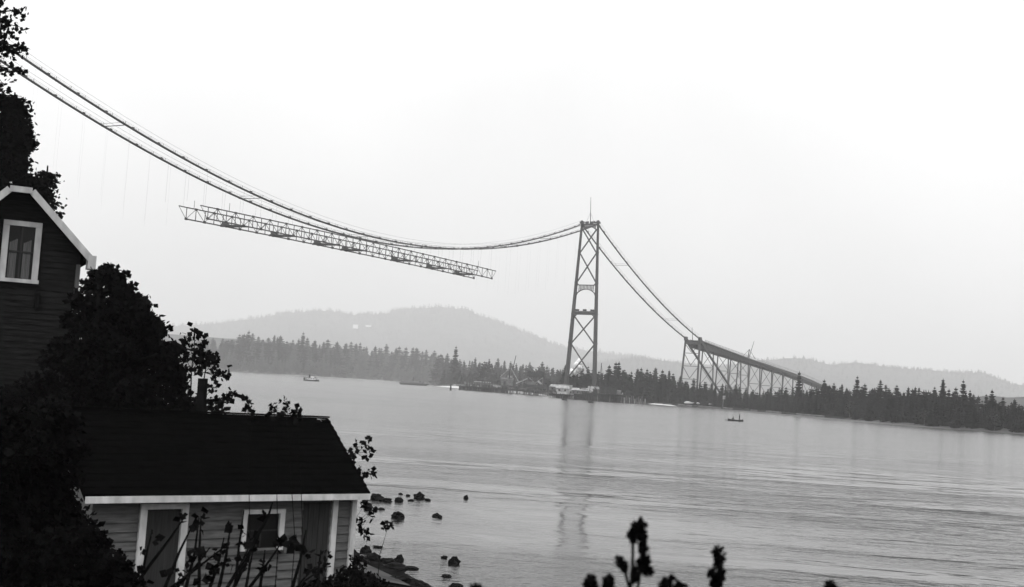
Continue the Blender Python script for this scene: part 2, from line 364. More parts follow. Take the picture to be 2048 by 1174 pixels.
# broadleaf trees
for px, yt, d, lab in [(1300, 768, 8, 'rounded bush-like tree at the wharf end near the sandbar'), (1225, 770, 8, 'low rounded tree behind the right half of the wharf'), (1700, 800, 8, 'rounded tree at the water edge left of the right shore wood'), (1850, 815, 6, 'low spreading tree at the foot of the right shore wood'),
                       (1990, 825, 6, 'broad dark tree nearest the right edge shoreline'), (968, 722, 60, 'leafy round-headed tree behind the construction pier derrick'), (1068, 735, 40, 'leafy tree behind the raised hopper bin')]:
    g, h = tree_to(px, yt, d); put_tree(5 + (px % 3), g, h, lab, 'tree', wid=1.2)
# the mass of the woods that nobody could count
def wood_mass(name, label, spans, m):
    small = [conifer_mesh(50 + i, rad=.2, lv=13, per=7, spray=2, sz=.13, ragged=.4) for i in range(4)] + [round_mesh(60)]
    arrs = [(np.array(s.v), s.f, s.m) for s in small]; vs = []; fs = []; ms = []; off = 0
    for x0, x1, n, dlo, dhi, lo, jit in spans:
        for i in range(n):
            px = random.uniform(x0, x1); d = random.uniform(dlo, dhi); yt = topy(px) + lo + random.uniform(0, jit); g, h = tree_to(px, yt, d)
            h = max(3, min(h, 55)); k = random.choice([0, 1, 2, 3, 4] if lo > 15 else [0, 1, 2, 3]); A, Fc, Mi = arrs[k]; wd = h * random.uniform(.9, 1.4)
            vs.append(A * np.array([wd, wd, h]) + np.array(g)); fs += [tuple(q + off for q in f) for f in Fc]; ms += Mi; off += len(A)
    mb = MB(); mb.v = [tuple(x) for x in np.concatenate(vs).tolist()]; mb.f = fs; mb.m = ms
    tag(mb.build(name, [m, MT['farbark']]), label, 'woodland', kind='stuff')
wood_mass('right_woodland', 'dense dark undergrowth and trees filling the wood along the right shore', [(1120, 1345, 170, 5, 70, 6, 40), (1345, 1660, 200, 5, 80, 10, 32), (1640, 2120, 330, 4, 70, 2, 46)], MT['conif'])
wood_mass('pier_woodland', 'grey massed trees behind the construction pier', [(884, 1130, 130, 30, 160, 30, 26), (868, 1135, 130, 340, 640, 6, 22)], MT['conif'])
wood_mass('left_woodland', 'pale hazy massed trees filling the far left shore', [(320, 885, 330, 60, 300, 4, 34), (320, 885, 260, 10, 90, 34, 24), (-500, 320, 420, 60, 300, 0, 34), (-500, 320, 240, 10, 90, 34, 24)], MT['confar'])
def hill_trees(name, label, hill_name, x0, x1, n, hh):
    fn, xs = HF[hill_name]; sm_ = conifer_mesh(77, rad=.2, lv=5, per=5, spray=1, sz=.22); A = np.array(sm_.v); vs = []; fs = []; off = 0
    for i in range(n):
        px = random.uniform(x0, x1); t = 1 - abs(random.gauss(0, .12)) if i % 2 else random.uniform(.1, 1); x, y, z = fn(px, max(.05, min(1.0, t))); h = hh * random.uniform(.5, 1.4)
        vs.append(A * h * np.array([1.5, 1.5, 1]) + np.array((x, y, z - 3))); fs += [tuple(q + off for q in f) for f in sm_.f]; off += len(A)
    mb = MB(); mb.v = [tuple(x) for x in np.concatenate(vs).tolist()]; mb.f = fs; mb.m = [0] * len(fs)
    tag(mb.build(name, MT['confar']), label, 'woodland', kind='stuff')
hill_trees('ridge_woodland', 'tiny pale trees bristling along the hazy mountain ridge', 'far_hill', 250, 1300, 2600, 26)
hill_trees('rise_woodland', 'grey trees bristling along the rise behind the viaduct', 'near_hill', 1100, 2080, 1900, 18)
# white buildings on the mountain
for i, (px, py, wd, ht) in enumerate([(711, 653, 26, 20), (737, 652, 28, 8)]):
    P = atY(px, py, 6450); t = thing('hill_house', (P.x, P.y, P.z - ht / 2), ['small white square building high on the hazy mountain', 'low pale building just right of the white one on the mountain'][i], 'house')
    part(MB().box((P.x, P.y, P.z), (wd / 2, 6, ht / 2)), 'wall', MT['cabin'], t)
    part(MB().add([(P.x - wd * .55, P.y - 7, P.z + ht / 2), (P.x + wd * .55, P.y - 7, P.z + ht / 2), (P.x + wd * .55, P.y + 7, P.z + ht / 2), (P.x - wd * .55, P.y + 7, P.z + ht / 2), (P.x - wd * .55, P.y, P.z + ht / 2 + 3), (P.x + wd * .55, P.y, P.z + ht / 2 + 3)],
               [(0, 1, 5, 4), (2, 3, 4, 5), (0, 4, 3), (1, 2, 5)]), 'roof', MT['canvas'], t)

# ------------------------------------------------------------------ bridge
PHI = 1.04905; BX, BY = 47.50, 807.7; TZ, SAG, CC, SPAN, W2 = 113.3, 38.35, -3.0, 473.0, 5.83
dS = V((-math.cos(PHI), -math.sin(PHI), 0)); nN = V((math.sin(PHI), -math.cos(PHI), 0))     # towards the near shore; towards the near side
def BR(s, off, z): return V((BX, BY, 0)) + dS * s + nN * off + V((0, 0, z))
def cable_z(s):
    if s >= 0:
        t = s / SPAN; return TZ - 4 * SAG * t * (1 - t) + CC * 16 * (t * (1 - t)) ** 2
    t = -s / 189.0; return TZ + (51.6 - TZ) * t - 4 * 5.3 * t * (1 - t)
def cable_off(s, sg):
    return sg * W2
def leg_off(z): return 5.83 + (113.3 - z) * (10.05 - 5.83) / 103.3
AX = (dS, nN, V((0, 0, 1)))
tw = thing('bridge_tower', BR(0, 0, 1), 'tall steel lattice bridge tower with two tapering legs standing beside the wharf', 'bridge tower')
for sg in (1, -1):
    mb = MB(); zs = [9.5, 36, 55, 75, 95, 114]; ws = [1.2, 1.1, 1.0, .86, .72, .62]
    for i in range(len(zs) - 1):
        a, b_ = BR(0, sg * leg_off(zs[i]), zs[i]), BR(0, sg * leg_off(zs[i + 1]), zs[i + 1]); vs = []
        for P, w_ in ((a, ws[i]), (b_, ws[i + 1])):
            for x, y in ((-1, -1), (1, -1), (1, 1), (-1, 1)): vs.append(P + dS * (x * w_ * 1.15) + nN * (y * w_ * .78))
        mb.add(vs, [(0, 1, 5, 4), (1, 2, 6, 5), (2, 3, 7, 6), (3, 0, 4, 7)] + ([(0, 3, 2, 1)] if i == 0 else []) + ([(4, 5, 6, 7)] if i == len(zs) - 2 else []))
        mb.box(b_, (ws[i + 1] * 1.3, ws[i + 1] * .95, .25), AX)
    lg = part(mb, 'leg', MT['steel'], tw)
    part(MB().box(BR(0, sg * leg_off(9), 9.2), (2.0, 1.5, .5), AX), 'base_plate', MT['steel'], lg)
    mb = MB().box(BR(0, sg * 5.83, 114.3), (1.9, .8, .5), AX); mb.box(BR(0, sg * 5.83, 115.1), (1.0, .55, .45), AX)
    part(mb, 'saddle', MT['steel'], tw)
    mb = MB().box(BR(0, sg * 10.3, 2.6), (4.6, 3.6, 4.6), AX); mb.box(BR(0, sg * 10.2, 7.9), (3.6, 2.9, .85), AX)
    part(mb, 'concrete_pier', MT['concrete'], tw)
for z0, z1 in ((110.0, 94.6), (94.2, 75.6), (53.6, 35.6), (35.2, 13.5)):
    for sg in (1, -1):
        a, b_ = BR(sg * .42, sg * (leg_off(z0) - .6), z0), BR(sg * .42, -sg * (leg_off(z1) - .9), z1)
        part(MB().bar(a, b_, .5, .78), 'cross_brace', MT['steel'], tw)
mb = MB()                                        # arched top frame under the saddles
for sg in (1, -1): mb.bar(BR(sg * .8, -5.2, 113.2), BR(sg * .8, 5.2, 113.2), .3, .7)
N = 12; arch = [BR(0, -5.0 + 10.0 * i / N, 109.4 + 2.3 * math.sin(math.pi * i / N)) for i in range(N + 1)]
for i in range(N): mb.bar(arch[i], arch[i + 1], 1.6, .35); mb.bar(arch[i], V((arch[i].x, arch[i].y, 113)), .5, .3)
for i in range(9): mb.box(BR(random.uniform(-1, 1), -4 + i, 114.2 + random.uniform(0, .5)), (.5, .35, random.uniform(.3, .8)), AX)
part(mb, 'top_portal', MT['steel'], tw)
mb = MB(); o1 = leg_off(72) - .7                # open-web portal with an arched lower edge
mb.bar(BR(0, -o1, 73.6), BR(0, o1, 73.6), 1.0, .5)
arch = [BR(0, -o1 - .3 + (2 * o1 + .6) * i / 14, 66.6 + 4.3 * math.sin(math.pi * i / 14) ** .55) for i in range(15)]
for i in range(14): mb.bar(arch[i], arch[i + 1], 1.0, .42)
for i in range(2, 13): mb.bar(arch[i], V((arch[i].x, arch[i].y, 73.6)), .5, .26)
for sg in (1, -1):
    for q in range(5): mb.bar(BR(0, sg * (o1 + .2), 73.8 + q * .5), BR(0, sg * (o1 - 1.3 + q * .3), 73.8 + q * .1), 1.2, .4)
part(mb, 'arched_portal', MT['steel'], tw)
mb = MB(); o1 = leg_off(55) - .7
mb.bar(BR(0, -o1, 55.3), BR(0, o1, 55.3), 1.8, 1.9); mb.bar(BR(0, -o1, 56.6), BR(0, o1, 56.6), 2.4, .3)
for o_ in (-5.4, 0, 5.4): mb.box(BR(0, o_, 57.3), (.8, 1.0, .6), AX)
for sg in (1, -1): mb.bar(BR(0, sg * (o1 + .1), 52.6), BR(0, sg * (o1 - 1.7), 54.4), 1.3, .5)
part(mb, 'deck_portal', MT['steel'], tw)
mb = MB().tube([BR(0, .3, 113.5), BR(0, -.6, 131)], [.28, .12], 6); mb.bar(BR(0, -3, 114), BR(0, -.1, 121), .08); mb.bar(BR(0, 3, 114), BR(0, -.1, 121), .08)
part(mb, 'gin_pole', MT['timber'], tw)

# main cables with their catwalks
Smax, Smin = 473, -189
for sg, nm in ((1, 'near'), (-1, 'far')):
    lab = {1: 'nearer main bridge cable, the upper one at top left, reaching the right tower leg', -1: 'farther main bridge cable, the lower one at top left, reaching the left tower leg'}[sg]
    ss = [Smin + (Smax - Smin) * i / 150 for i in range(151)] + [0]; ss.sort()
    cb = thing('main_cable', BR(0, sg * W2, TZ), lab, 'bridge cable')
    pts = [BR(s, sg * W2, cable_z(s) + (.9 if abs(s) < 3 else .12)) for s in ss]
    part(MB().tube(pts, .22, 8), 'cable_rope', MT['cable'], cb, True)
    cw = MB()
    for i in range(len(ss) - 1):
        a, b_ = ss[i], ss[i + 1]; za, zb = cable_z(a) - .30, cable_z(b_) - .30
        cw.bar(BR(a, sg * W2, za), BR(b_, sg * W2, zb), .95, .18)
    cwo = part(cw, 'catwalk', MT['timber'], cb)
    for e in (-.55, .55):
        hr = MB()
        for i in range(len(ss) - 1): hr.bar(BR(ss[i], sg * W2 + e, cable_z(ss[i]) + .95), BR(ss[i + 1], sg * W2 + e, cable_z(ss[i + 1]) + .95), .05)
        s = Smin + 4
        while s < Smax:
            hr.bar(BR(s, sg * W2 + e, cable_z(s) - .3), BR(s, sg * W2 + e, cable_z(s) + .95), .10); s += 6.5
        part(hr, 'hand_rope', MT['cable'], cwo)
    tr = MB()
    for i in range(len(ss) - 1):
        tr.bar(BR(ss[i], sg * W2, cable_z(ss[i]) + 2.6), BR(ss[i + 1], sg * W2, cable_z(ss[i + 1]) + 2.6), .06)
    part(tr, 'tramway_rope', MT['cable'], cb)
    s = -180
    while s < 470:
        if abs(s) > 8:
            part(MB().box(BR(s, sg * W2, cable_z(s) + .12), (.45, .42, .46), AX), 'cable_band', MT['steel'], cb)
        s += 13.3 if s > 0 else 19
    for s in [365, 355, 344, 333, 322, 312, 301, 290, 280, 206, 195, 184, 174, 163, 152, 142, 131]:
        part(MB().bar(BR(s, sg * W2, cable_z(s)), BR(s, sg * W2, 69.1), .03), 'hanger', MT['cable'], cb)
    for s in list(range(375, 445, 11)) + list(range(30, 128, 12)):
        part(MB().bar(BR(s, sg * W2, cable_z(s)), BR(s, sg * W2, max(58, cable_z(s) - 30)), .012), 'hanger', MT['cable'], cb)
for s, lab in ((400, 'cross walk joining the two cables nearest the top left'), (323, 'cross walk joining the cables above the left end of the deck truss'), (246, 'cross walk between the cables over the middle of the deck truss'),
               (102, 'cross walk between the cables just right of the deck truss'), (55, 'cross walk between the cables close left of the tower'), (-50, 'cross walk between the backstay cables just below the tower top'), (-143, 'cross walk between the backstay cables near the cable bent')):
    t = thing('cross_walk', BR(s, 0, cable_z(s)), lab, 'walkway', 'cross walks slung between the cables')
    part(MB().bar(BR(s, -W2, cable_z(s) - .6), BR(s, W2, cable_z(s) - .6), .7, .12), 'walk_floor', MT['timber'], t)
    mb = MB()
    for e in (-.35, .35): mb.bar(BR(s + e, -W2, cable_z(s) + .5), BR(s + e, W2, cable_z(s) + .5), .05)
    part(mb, 'hand_rope', MT['cable'], t)

# deck truss under erection
dt = thing('deck_truss', BR(243, 0, 64), 'unfinished steel deck truss hanging in mid-air from the main cables', 'bridge deck')
ZT, ZB = 69.0, 64.3; NP = 42; S0, S1 = 353.0, 129.0; st = (S0 - S1) / NP
def camb(s): return .6 * (1 - ((s - 241) / 116) ** 2) - .3
for sg in (1, -1):
    mb = MB(); wv = MB(); mc = MB()
    for i in range(NP):
        a, b_ = S0 - i * st, S0 - (i + 1) * st
        mb.bar(BR(a, sg * W2, ZT + camb(a)), BR(b_, sg * W2, ZT + camb(b_)), .36, .42)
        mc.bar(BR(a, sg * W2, ZB + camb(a)), BR(b_, sg * W2, ZB + camb(b_)), .40, .48)
    mb.bar(BR(S0 + 4.5, sg * W2, ZT - .25), BR(S0, sg * W2, ZT - .3), .32, .38); mb.bar(BR(S1 - 4, sg * W2, ZT - .3), BR(S1, sg * W2, ZT - .3), .32, .38)
    part(mb, 'top_chord', MT['steel'], dt); part(mc, 'bottom_chord', MT['steel'], dt)
    for i in range(NP + 1):
        a = S0 - i * st
        wv.bar(BR(a, sg * W2, ZB + camb(a)), BR(a, sg * W2, ZT + camb(a)), .20, .26)
        if i % 2 == 0: wv.box(BR(a, sg * W2, ZB + camb(a) + .1), (.65, .2, .5), AX)
        else: wv.box(BR(a, sg * W2, ZT + camb(a) - .1), (.6, .2, .45), AX)
        if i < NP:
            b_ = a - st; lo, hi = (ZB, ZT) if i % 2 == 0 else (ZT, ZB)
            wv.bar(BR(a, sg * W2 - .03, lo + camb(a)), BR(b_, sg * W2 - .03, hi + camb(b_)), .12, .17)
    wv.bar(BR(S0 + 4.5, sg * W2, ZT - .25), BR(S0, sg * W2, ZB - .3), .12, .16); wv.bar(BR(S1 - 4, sg * W2, ZT - .3), BR(S1, sg * W2, ZB - .3), .12, .16)
    part(wv, 'truss_web', MT['steel'], dt)
for s in (333, 302, 272, 251, 210, 178, 151):
    mb = MB().bar(BR(s, -W2, ZB + camb(s) - .1), BR(s, W2, ZB + camb(s) - .1), .5, .7)
    mb.bar(BR(s - 3.2, -W2, ZB + camb(s) - .1), BR(s - 3.2, W2, ZB + camb(s) - .1), .4, .5)
    mb.bar(BR(s, -W2, ZB + camb(s)), BR(s - 5.3, W2, ZB + camb(s)), .35, .35); mb.bar(BR(s, W2, ZB + camb(s)), BR(s - 5.3, -W2, ZB + camb(s)), .35, .35)
    mb.box(BR(s - 1.4, -W2 * .45, ZB + camb(s) + .1), (2.2, 2.4, .3), AX)
    mb.box(BR(s - .4, -W2 * .6, ZB + camb(s) + .9), (.9, 1.2, .6), AX)
    part(mb, 'floor_beam', MT['steel'], dt)
for s, sg in ((349, -1), (144, 1), (341, 1)):
    part(MB().tube([BR(s, sg * W2, ZT), BR(s, sg * W2, ZT + 3.2)], .09, 5), 'marker_pole', MT['timber'], dt)

# cable bent
cbn = thing('cable_bent', BR(-189, 0, 3), 'steel cable bent with raking struts at the head of the viaduct', 'bridge support')
for sg in (1, -1):
    part(MB().bar(BR(-186, sg * 7.2, 3), BR(-190, sg * W2, 51.8), 1.1, 1.3), 'post', MT['steel'], cbn)
    part(MB().bar(BR(-192, sg * W2, 49), BR(-285, sg * 6.4, 6), 1.2, 1.3), 'raking_strut', MT['steel'], cbn)
    mb = MB().box(BR(-190, sg * W2, 51.2), (1.7, .9, 1.5), AX); mb.bar(BR(-190, sg * W2, 52), BR(-198, sg * W2, 46.8), 1.3, 2.0)
    part(mb, 'cable_saddle', MT['steel'], cbn)
mb = MB()
zz = [8, 20, 30, 40, 47]
for i in range(4):
    oa, ob = 7.2 - 1.3 * (zz[i] - 3) / 49, 7.2 - 1.3 * (zz[i + 1] - 3) / 49; sa, sb = -186 - 4 * zz[i] / 52, -186 - 4 * zz[i + 1] / 52
    mb.bar(BR(sa, -oa, zz[i]), BR(sa, oa, zz[i]), .35, .4)
    mid = BR(sb, 0, zz[i]); mb.bar(BR(sb, -ob, zz[i + 1]), BR(sa, 0, zz[i] + .6), .35); mb.bar(BR(sb, ob, zz[i + 1]), BR(sa, 0, zz[i] + .6), .35)
part(mb, 'cross_bracing', MT['steel'], cbn)
part(MB().bar(BR(-190, -W2, 48), BR(-190, W2, 48), 1.2, 2.2), 'head_beam', MT['steel'], cbn)
part(MB().tube([BR(-186, 1.5, 49), BR(-184, 1.2, 60)], [.3, .12], 5), 'mast', MT['timber'], cbn)

# approach viaduct
via = thing('approach_viaduct', BR(-340, 0, 3), 'long steel approach viaduct sloping down to the right on slender bents', 'viaduct')
def vz(s): return 49.8 - (-s - 195) * .0575 - max(0, -s - 470) * .03
SV = [-195, -224, -259, -290, -309, -340, -373, -405, -437, -468, -500, -540, -585, -640]
for sg in (1, -1):
    mb = MB()
    for i in range(len(SV) - 1):
        a, b_ = SV[i], SV[i + 1]; za, zb = vz(a), vz(b_); dp = 4.9 - i * .16
        vs = [BR(a, sg * 4.6 - .25, za - .6), BR(a, sg * 4.6 + .25, za - .6), BR(a, sg * 4.6 + .25, za - dp), BR(a, sg * 4.6 - .25, za - dp),
              BR(b_, sg * 4.6 - .25, zb - .6), BR(b_, sg * 4.6 + .25, zb - .6), BR(b_, sg * 4.6 + .25, zb - dp), BR(b_, sg * 4.6 - .25, zb - dp)]
        mb.add(vs, [(0, 1, 2, 3), (7, 6, 5, 4), (0, 4, 5, 1), (1, 5, 6, 2), (2, 6, 7, 3), (3, 7, 4, 0)])
        n = max(3, int((a - b_) / 4))
        for k in range(n):
            s = a + (b_ - a) * k / n; mb.bar(BR(s, sg * 4.6, vz(s) - .6), BR(s, sg * 4.6, vz(s) - dp - .05), .8, .25)
    part(mb, 'plate_girder', MT['steel'], via)
mb = MB().bar(BR(-193, 0, vz(-193)), BR(-640, 0, vz(-640)), 13.2, .9)
part(mb, 'deck_slab', MT['steel'], via)
for sg in (1, -1):
    mb = MB()
    for zz_ in (.9, 1.7): mb.bar(BR(-200, sg * 6.4, vz(-200) + zz_), BR(-640, sg * 6.4, vz(-640) + zz_), .14, .16)
    for k in range(124):
        s = -200 - 3.5 * k; mb.bar(BR(s, sg * 6.4, vz(s)), BR(s, sg * 6.4, vz(s) + 1.8), .14)
    part(mb, 'railing', MT['timber'], via)
for i, s in enumerate(SV[1:-1]):
    t = MB(); zt = vz(s) - 4.0 + i * .10; zg = 3 + i * .6
    for sg in (1, -1):
        t.bar(BR(s, sg * (4.6 + (zt - zg) * .03), zg), BR(s, sg * 4.5, zt + .4), .75, .85)
    k = max(1, int((zt - zg) / 11)); hs = (zt - zg) / k
    for q in range(k):
        za, zb = zg + q * hs, zg + (q + 1) * hs; oa, ob = 4.6 + (zt - za) * .03, 4.6 + (zt - zb) * .03
        t.bar(BR(s + .1, -oa, za), BR(s + .1, ob, zb), .28, .32); t.bar(BR(s - .1, oa, za), BR(s - .1, -ob, zb), .28, .32); t.bar(BR(s, -ob, zb), BR(s, ob, zb), .3, .4)
    part(t, 'bent', MT['steel'], via)
dr = thing('deck_derrick', BR(-320, 0, vz(-320)), 'small derrick with raised boom standing on the viaduct deck', 'derrick')
z0 = vz(-320) + .2
part(MB().tube([BR(-320, 0, z0), BR(-323, 0, z0 + 8)], [.45, .4], 6), 'mast', MT['timber'], dr)
part(MB().tube([BR(-321, .5, z0), BR(-327, 2.5, z0 + 15.5)], [.35, .16], 6), 'boom', MT['timber'], dr)
for s, o_ in ((-312, -3), (-328, 4)): part(MB().bar(BR(s, o_, z0), BR(-323, 0, z0 + 8), .22), 'stiff_leg', MT['timber'], dr)

def skinned(name, pts, edges, radii, m, parent=None, loc=(0, 0, 0), root=0):
    me = bpy.data.meshes.new(name); me.from_pydata(pts, edges, []); o = bpy.data.objects.new(name, me); COL.objects.link(o)
    md = o.modifiers.new('s', 'SKIN'); sv = me.skin_vertices[0].data
    for i, r in enumerate(radii): sv[i].radius = (r, r)
    sv[root].use_root = True
    ss_ = o.modifiers.new('u', 'SUBSURF'); ss_.levels = 1; ss_.render_levels = 1
    dg = bpy.context.evaluated_depsgraph_get(); nm = bpy.data.meshes.new_from_object(o.evaluated_get(dg)); o.modifiers.clear(); o.data = nm
    nm.materials.clear(); nm.materials.append(m)
    for p in nm.polygons: p.use_smooth = True
    o.location = loc; o.parent = parent; return o
# ------------------------------------------------------------------ construction pier, wharf, plant
def P2(px, Y, z): g = ground_at(px, Y); g.z = z; return g
def zpx(px, py, Y): return atY(px, py, Y).z
def frame2(a, b_):
    e = (b_ - a); e.z = 0; e.normalize(); return e, V((-e.y, e.x, 0))
def pile_wharf(name, px0, px1, Y0, Y1, ztop, depth, label, pile_px, dens=1.0, fringe=0, solid=None):
    a, b_ = P2(px0, Y0, ztop), P2(px1, Y1, ztop); e, n = frame2(a, b_); L = (b_ - a).length
    t = thing(name, (a.x, a.y, 0), label, 'wharf')
    ax = (e, n, V((0, 0, 1)))
    part(MB().box((a + b_) / 2 + n * depth / 2 - V((0, 0, .35)), (L / 2, depth / 2, .35), ax), 'deck', MT['timber'], t)
    ci = part(MB().box((a + b_) / 2 + n * .4 - V((0, 0, 1.0)), (L / 2 - .3, .3, .25), ax), 'stringer', MT['timber'], t)
    k = int(L / pile_px)
    mb = MB(); cnt_ = 0
    for i in range(k + 1):
        for r_ in range(3):
            q = a + e * (L * i / k + random.uniform(-.3, .3)) + n * (.5 + r_ * (depth - 1) / 2)
            h = ztop + (random.uniform(-.1, .9) if r_ == 0 else -.4)
            tb = MB().tube([(q.x + random.uniform(-.25, .25), q.y, -2), (q.x, q.y, h)], [.26, .22], 6)
            if r_ == 0 and cnt_ < 95: part(tb, 'pile', MT['shed' if random.random() < .25 else 'timber'], t); cnt_ += 1
            else: mb.add(tb.v, tb.f)
    part(mb, 'pile_rows', MT['timber'], t)['kind'] = 'stuff'
    if solid:
        for s0, s1 in solid:
            part(MB().box(a + e * (L * (s0 + s1) / 2) + n * .75 + V((0, 0, -ztop / 2 - .6)), (L * (s1 - s0) / 2, .12, ztop / 2 + .1), ax), 'timber_fender', MT['timber'], t)
    return t, a, e, n, L
# left pier
YA, YB = 985, 925
wt, wa, we, wn, wL = pile_wharf('construction_pier', 918, 1068, YA, YB, 3.4, 16, 'long dark timber construction pier on piles left of the bridge tower', 1.25, solid=[(0.0, .62)])
def up_(px, py, Y=955): return atY(px, py, Y)
t = thing('timber_staging', up_(962, 772), 'rows of bare posts and beams standing on the left part of the pier', 'staging')
for i, x in enumerate(range(934, 996, 5)):
    a = up_(x, 773); part(MB().bar(a, V((a.x, a.y, a.z + (4.2 if x > 960 else 3.0))), .4), 'post', MT['timber'], t)
for y in (761, 766): part(MB().bar(up_(948, y), up_(998, y + 3.5), .4, .5), 'beam', MT['timber' if y == 761 else 'shed'], t)
part(MB().bar(up_(948, 762.5, 960), up_(982, 765, 960), 2.5, .9), 'plank_pile', MT['plank'], t)
part(MB().bar(up_(986, 771, 953), up_(1002, 773, 953), 3, 1.1), 'plank_pile', MT['plank'], t)
part(MB().bar(up_(906, 769, 1000), up_(946, 771.5, 990), 1.5, .7), 'plank_pile', MT['plank'], t)
t = thing('engine_shed', up_(1014, 768, 958), 'small board shed with a pale roof at the middle of the construction pier', 'shed')
c = up_(1014, 765, 958); part(MB().box(c, (4.6, 3, 2.2)), 'wall', MT['shed'], t)
part(MB().add([c + V(q) for q in [(-5, -3.4, 2.3), (5, -3.4, 2.3), (5, 3.4, 2.3), (-5, 3.4, 2.3), (-5, 0, 3.6), (5, 0, 3.6)]], [(0, 1, 5, 4), (2, 3, 4, 5), (0, 4, 3), (1, 2, 5)]), 'roof', MT['shed'], t)
part(MB().box(c + V((2, 0, 4.6)), (1.9, 1.5, .8)), 'water_tank', MT['plank'], t)
part(MB().box(c + V((-1.8, -3.05, -.6)), (.8, .06, 1.4)), 'door', MT['timber'], t)
t = thing('pier_derrick', up_(1019, 766, 956), 'stiff-leg derrick with pale legs and dark raised boom on the construction pier', 'derrick')
part(MB().tube([up_(1018, 768, 956), up_(1020, 734, 956)], [.5, .45], 6), 'mast', MT['timber'], t)
part(MB().tube([up_(1022, 760, 957), up_(1026, 737, 957), up_(1032, 711, 957)], [.35, .4, .25], 6), 'boom', MT['timber'], t)
part(MB().bar(up_(1020, 736, 954), up_(1000, 754, 954), .5), 'stiff_leg', MT['plank'], t)
part(MB().bar(up_(1022, 736, 954), up_(1037, 763, 954), .6), 'stiff_leg', MT['plank'], t)
t = thing('conveyor_chute', up_(1044, 768, 950), 'pale inclined chute rising to the hopper bin on the pier', 'chute')
part(MB().bar(up_(1032, 767, 950), up_(1055, 757, 950), 1.6, .9), 'trough', MT['canvas'], t)
part(MB().bar(up_(1034, 770, 950), up_(1056, 763, 950), .5, .5), 'support_beam', MT['shed'], t)
for x, y in ((1038, 766), (1048, 761)): a = up_(x, y, 950); part(MB().bar(a, V((a.x, a.y, 3)), .35), 'post', MT['timber'], t)
t = thing('hopper_bin', up_(1071, 775, 948), 'dark raised timber hopper bin on tall posts at the right end of the pier', 'hopper')
c = up_(1071, 749, 948); part(MB().box(c, (6.4, 3.2, 1.9)), 'bin', MT['timber'], t); part(MB().box(c + V((0, 0, 2.3)), (6.9, 3.6, .2)), 'bin_roof', MT['timber'], t)
for dx in (-5.6, -1.9, 1.9, 5.6):
    for dy in (-2.8, 2.8): part(MB().bar(c + V((dx, dy, -1.9)), V((c.x + dx * 1.05, c.y + dy, 2.6)), .4), 'post', MT['shed'], t)
part(MB().bar(c + V((-5.6, -2.9, -2)), c + V((1.9, -2.9, -8)), .3), 'cross_brace', MT['plank'], t)
part(MB().bar(c + V((5.6, -2.9, -2)), c + V((-1.9, -2.9, -8)), .3), 'cross_brace', MT['plank'], t)
part(MB().bar(up_(1076, 762, 944), up_(1083, 768, 944), 2.2, 1.3), 'spout', MT['canvas'], t)
part(MB().box(up_(1062, 770, 946), (3.0, 2, 2.5)), 'machine_house', MT['shed'], t)
part(MB().box(up_(1072, 773, 946), (8.5, 3, 1.2)), 'platform', MT['timber'], t)
a = up_(1066, 781, 938); t = thing('loading_dock', (a.x, a.y, 0), 'low stubby pile dock at the right foot of the construction pier', 'dock')
part(MB().box((a.x, a.y, 1.9), (7, 3, .3)), 'deck', MT['timber'], t)
for k in range(8): part(MB().tube([(a.x - 6.5 + k * 1.8, a.y - 2.8, -1), (a.x - 6.5 + k * 1.8, a.y - 2.8, 2.6 + random.uniform(-.3, .4))], .25, 6), 'pile', MT['shed'], t)
a = P2(902, 860, 0); t = thing('pile_dolphin', a, 'lone mooring pile cluster standing in water left of the pier', 'mooring pile')
part(MB().tube([a + V((-.4, 0, -2)), a + V((-.1, 0, 3.4))], .35, 7), 'pile', MT['timber'], t); part(MB().tube([a + V((.4, 0, -2)), a + V((.2, 0, 2.9))], .35, 7), 'pile', MT['timber'], t)

# wharf round the tower
YC, YD = 778, 742
w2, wa2, we2, wn2, wL2 = pile_wharf('tower_wharf', 1140, 1262, 775, 745, 4.6, 12, 'dark pile wharf along the water in front of the bridge tower', 1.35, solid=[(.25, .8)])
pile_wharf('low_wharf', 1098, 1140, 800, 782, 2.6, 10, 'lower wharf with sheds left of the tower foot', 1.6, solid=[(.3, .9)])
def wh(px, py, Y=772): return atY(px, py, Y)
def shed(px0, px1, ytop, ybot, Y, wm_, rm, label, flat=False):
    a, b_ = wh(px0, ybot, Y), wh(px1, ybot, Y); zt = wh(px0, ytop, Y).z; h = zt - a.z; wd = (b_.x - a.x); z0 = min(a.z, b_.z)
    t = thing('work_shed', (a.x + wd / 2, Y, z0), label, 'shed')
    c = V((a.x + wd / 2, Y + 2.5, z0 + h * .3)); part(MB().box(c, (wd / 2, 2.5, h * .3)), 'wall', wm_, t)
    zb = z0 + h * .6 + .02; rz = z0 + h
    part(MB().add([(a.x - .3, Y - .4, zb), (b_.x + .3, Y - .4, zb), (b_.x + .3, Y + 5.4, zb), (a.x - .3, Y + 5.4, zb), (a.x - .3 + (0 if flat else wd * .15), Y + 2.5, rz), (b_.x + .3 - (0 if flat else wd * .15), Y + 2.5, rz)],
                  [(0, 1, 5, 4), (2, 3, 4, 5), (0, 4, 3), (1, 2, 5), (3, 2, 1, 0)]), 'roof', rm, t)
    for k in (.25, .7): part(MB().box((a.x + wd * k, Y - .03, z0 + h * .28), (wd * .07, .04, h * .16)), 'window', MT['glass'], t)
shed(1099, 1122, 768, 780, 790, MT['shed'], MT['plank'], 'pale-roofed shed left of the tower foot')
shed(1112, 1138, 771, 783, 780, MT['plank'], MT['canvas'], 'large pale shed directly before the left tower leg', True)
shed(1143, 1160, 775, 787, 770, MT['shed'], MT['canvas'], 'pale shed between the two tower legs, left of its twin')
shed(1161, 1177, 776, 788, 769, MT['shed'], MT['canvas'], 'pale shed between the two tower legs, beside the right leg')
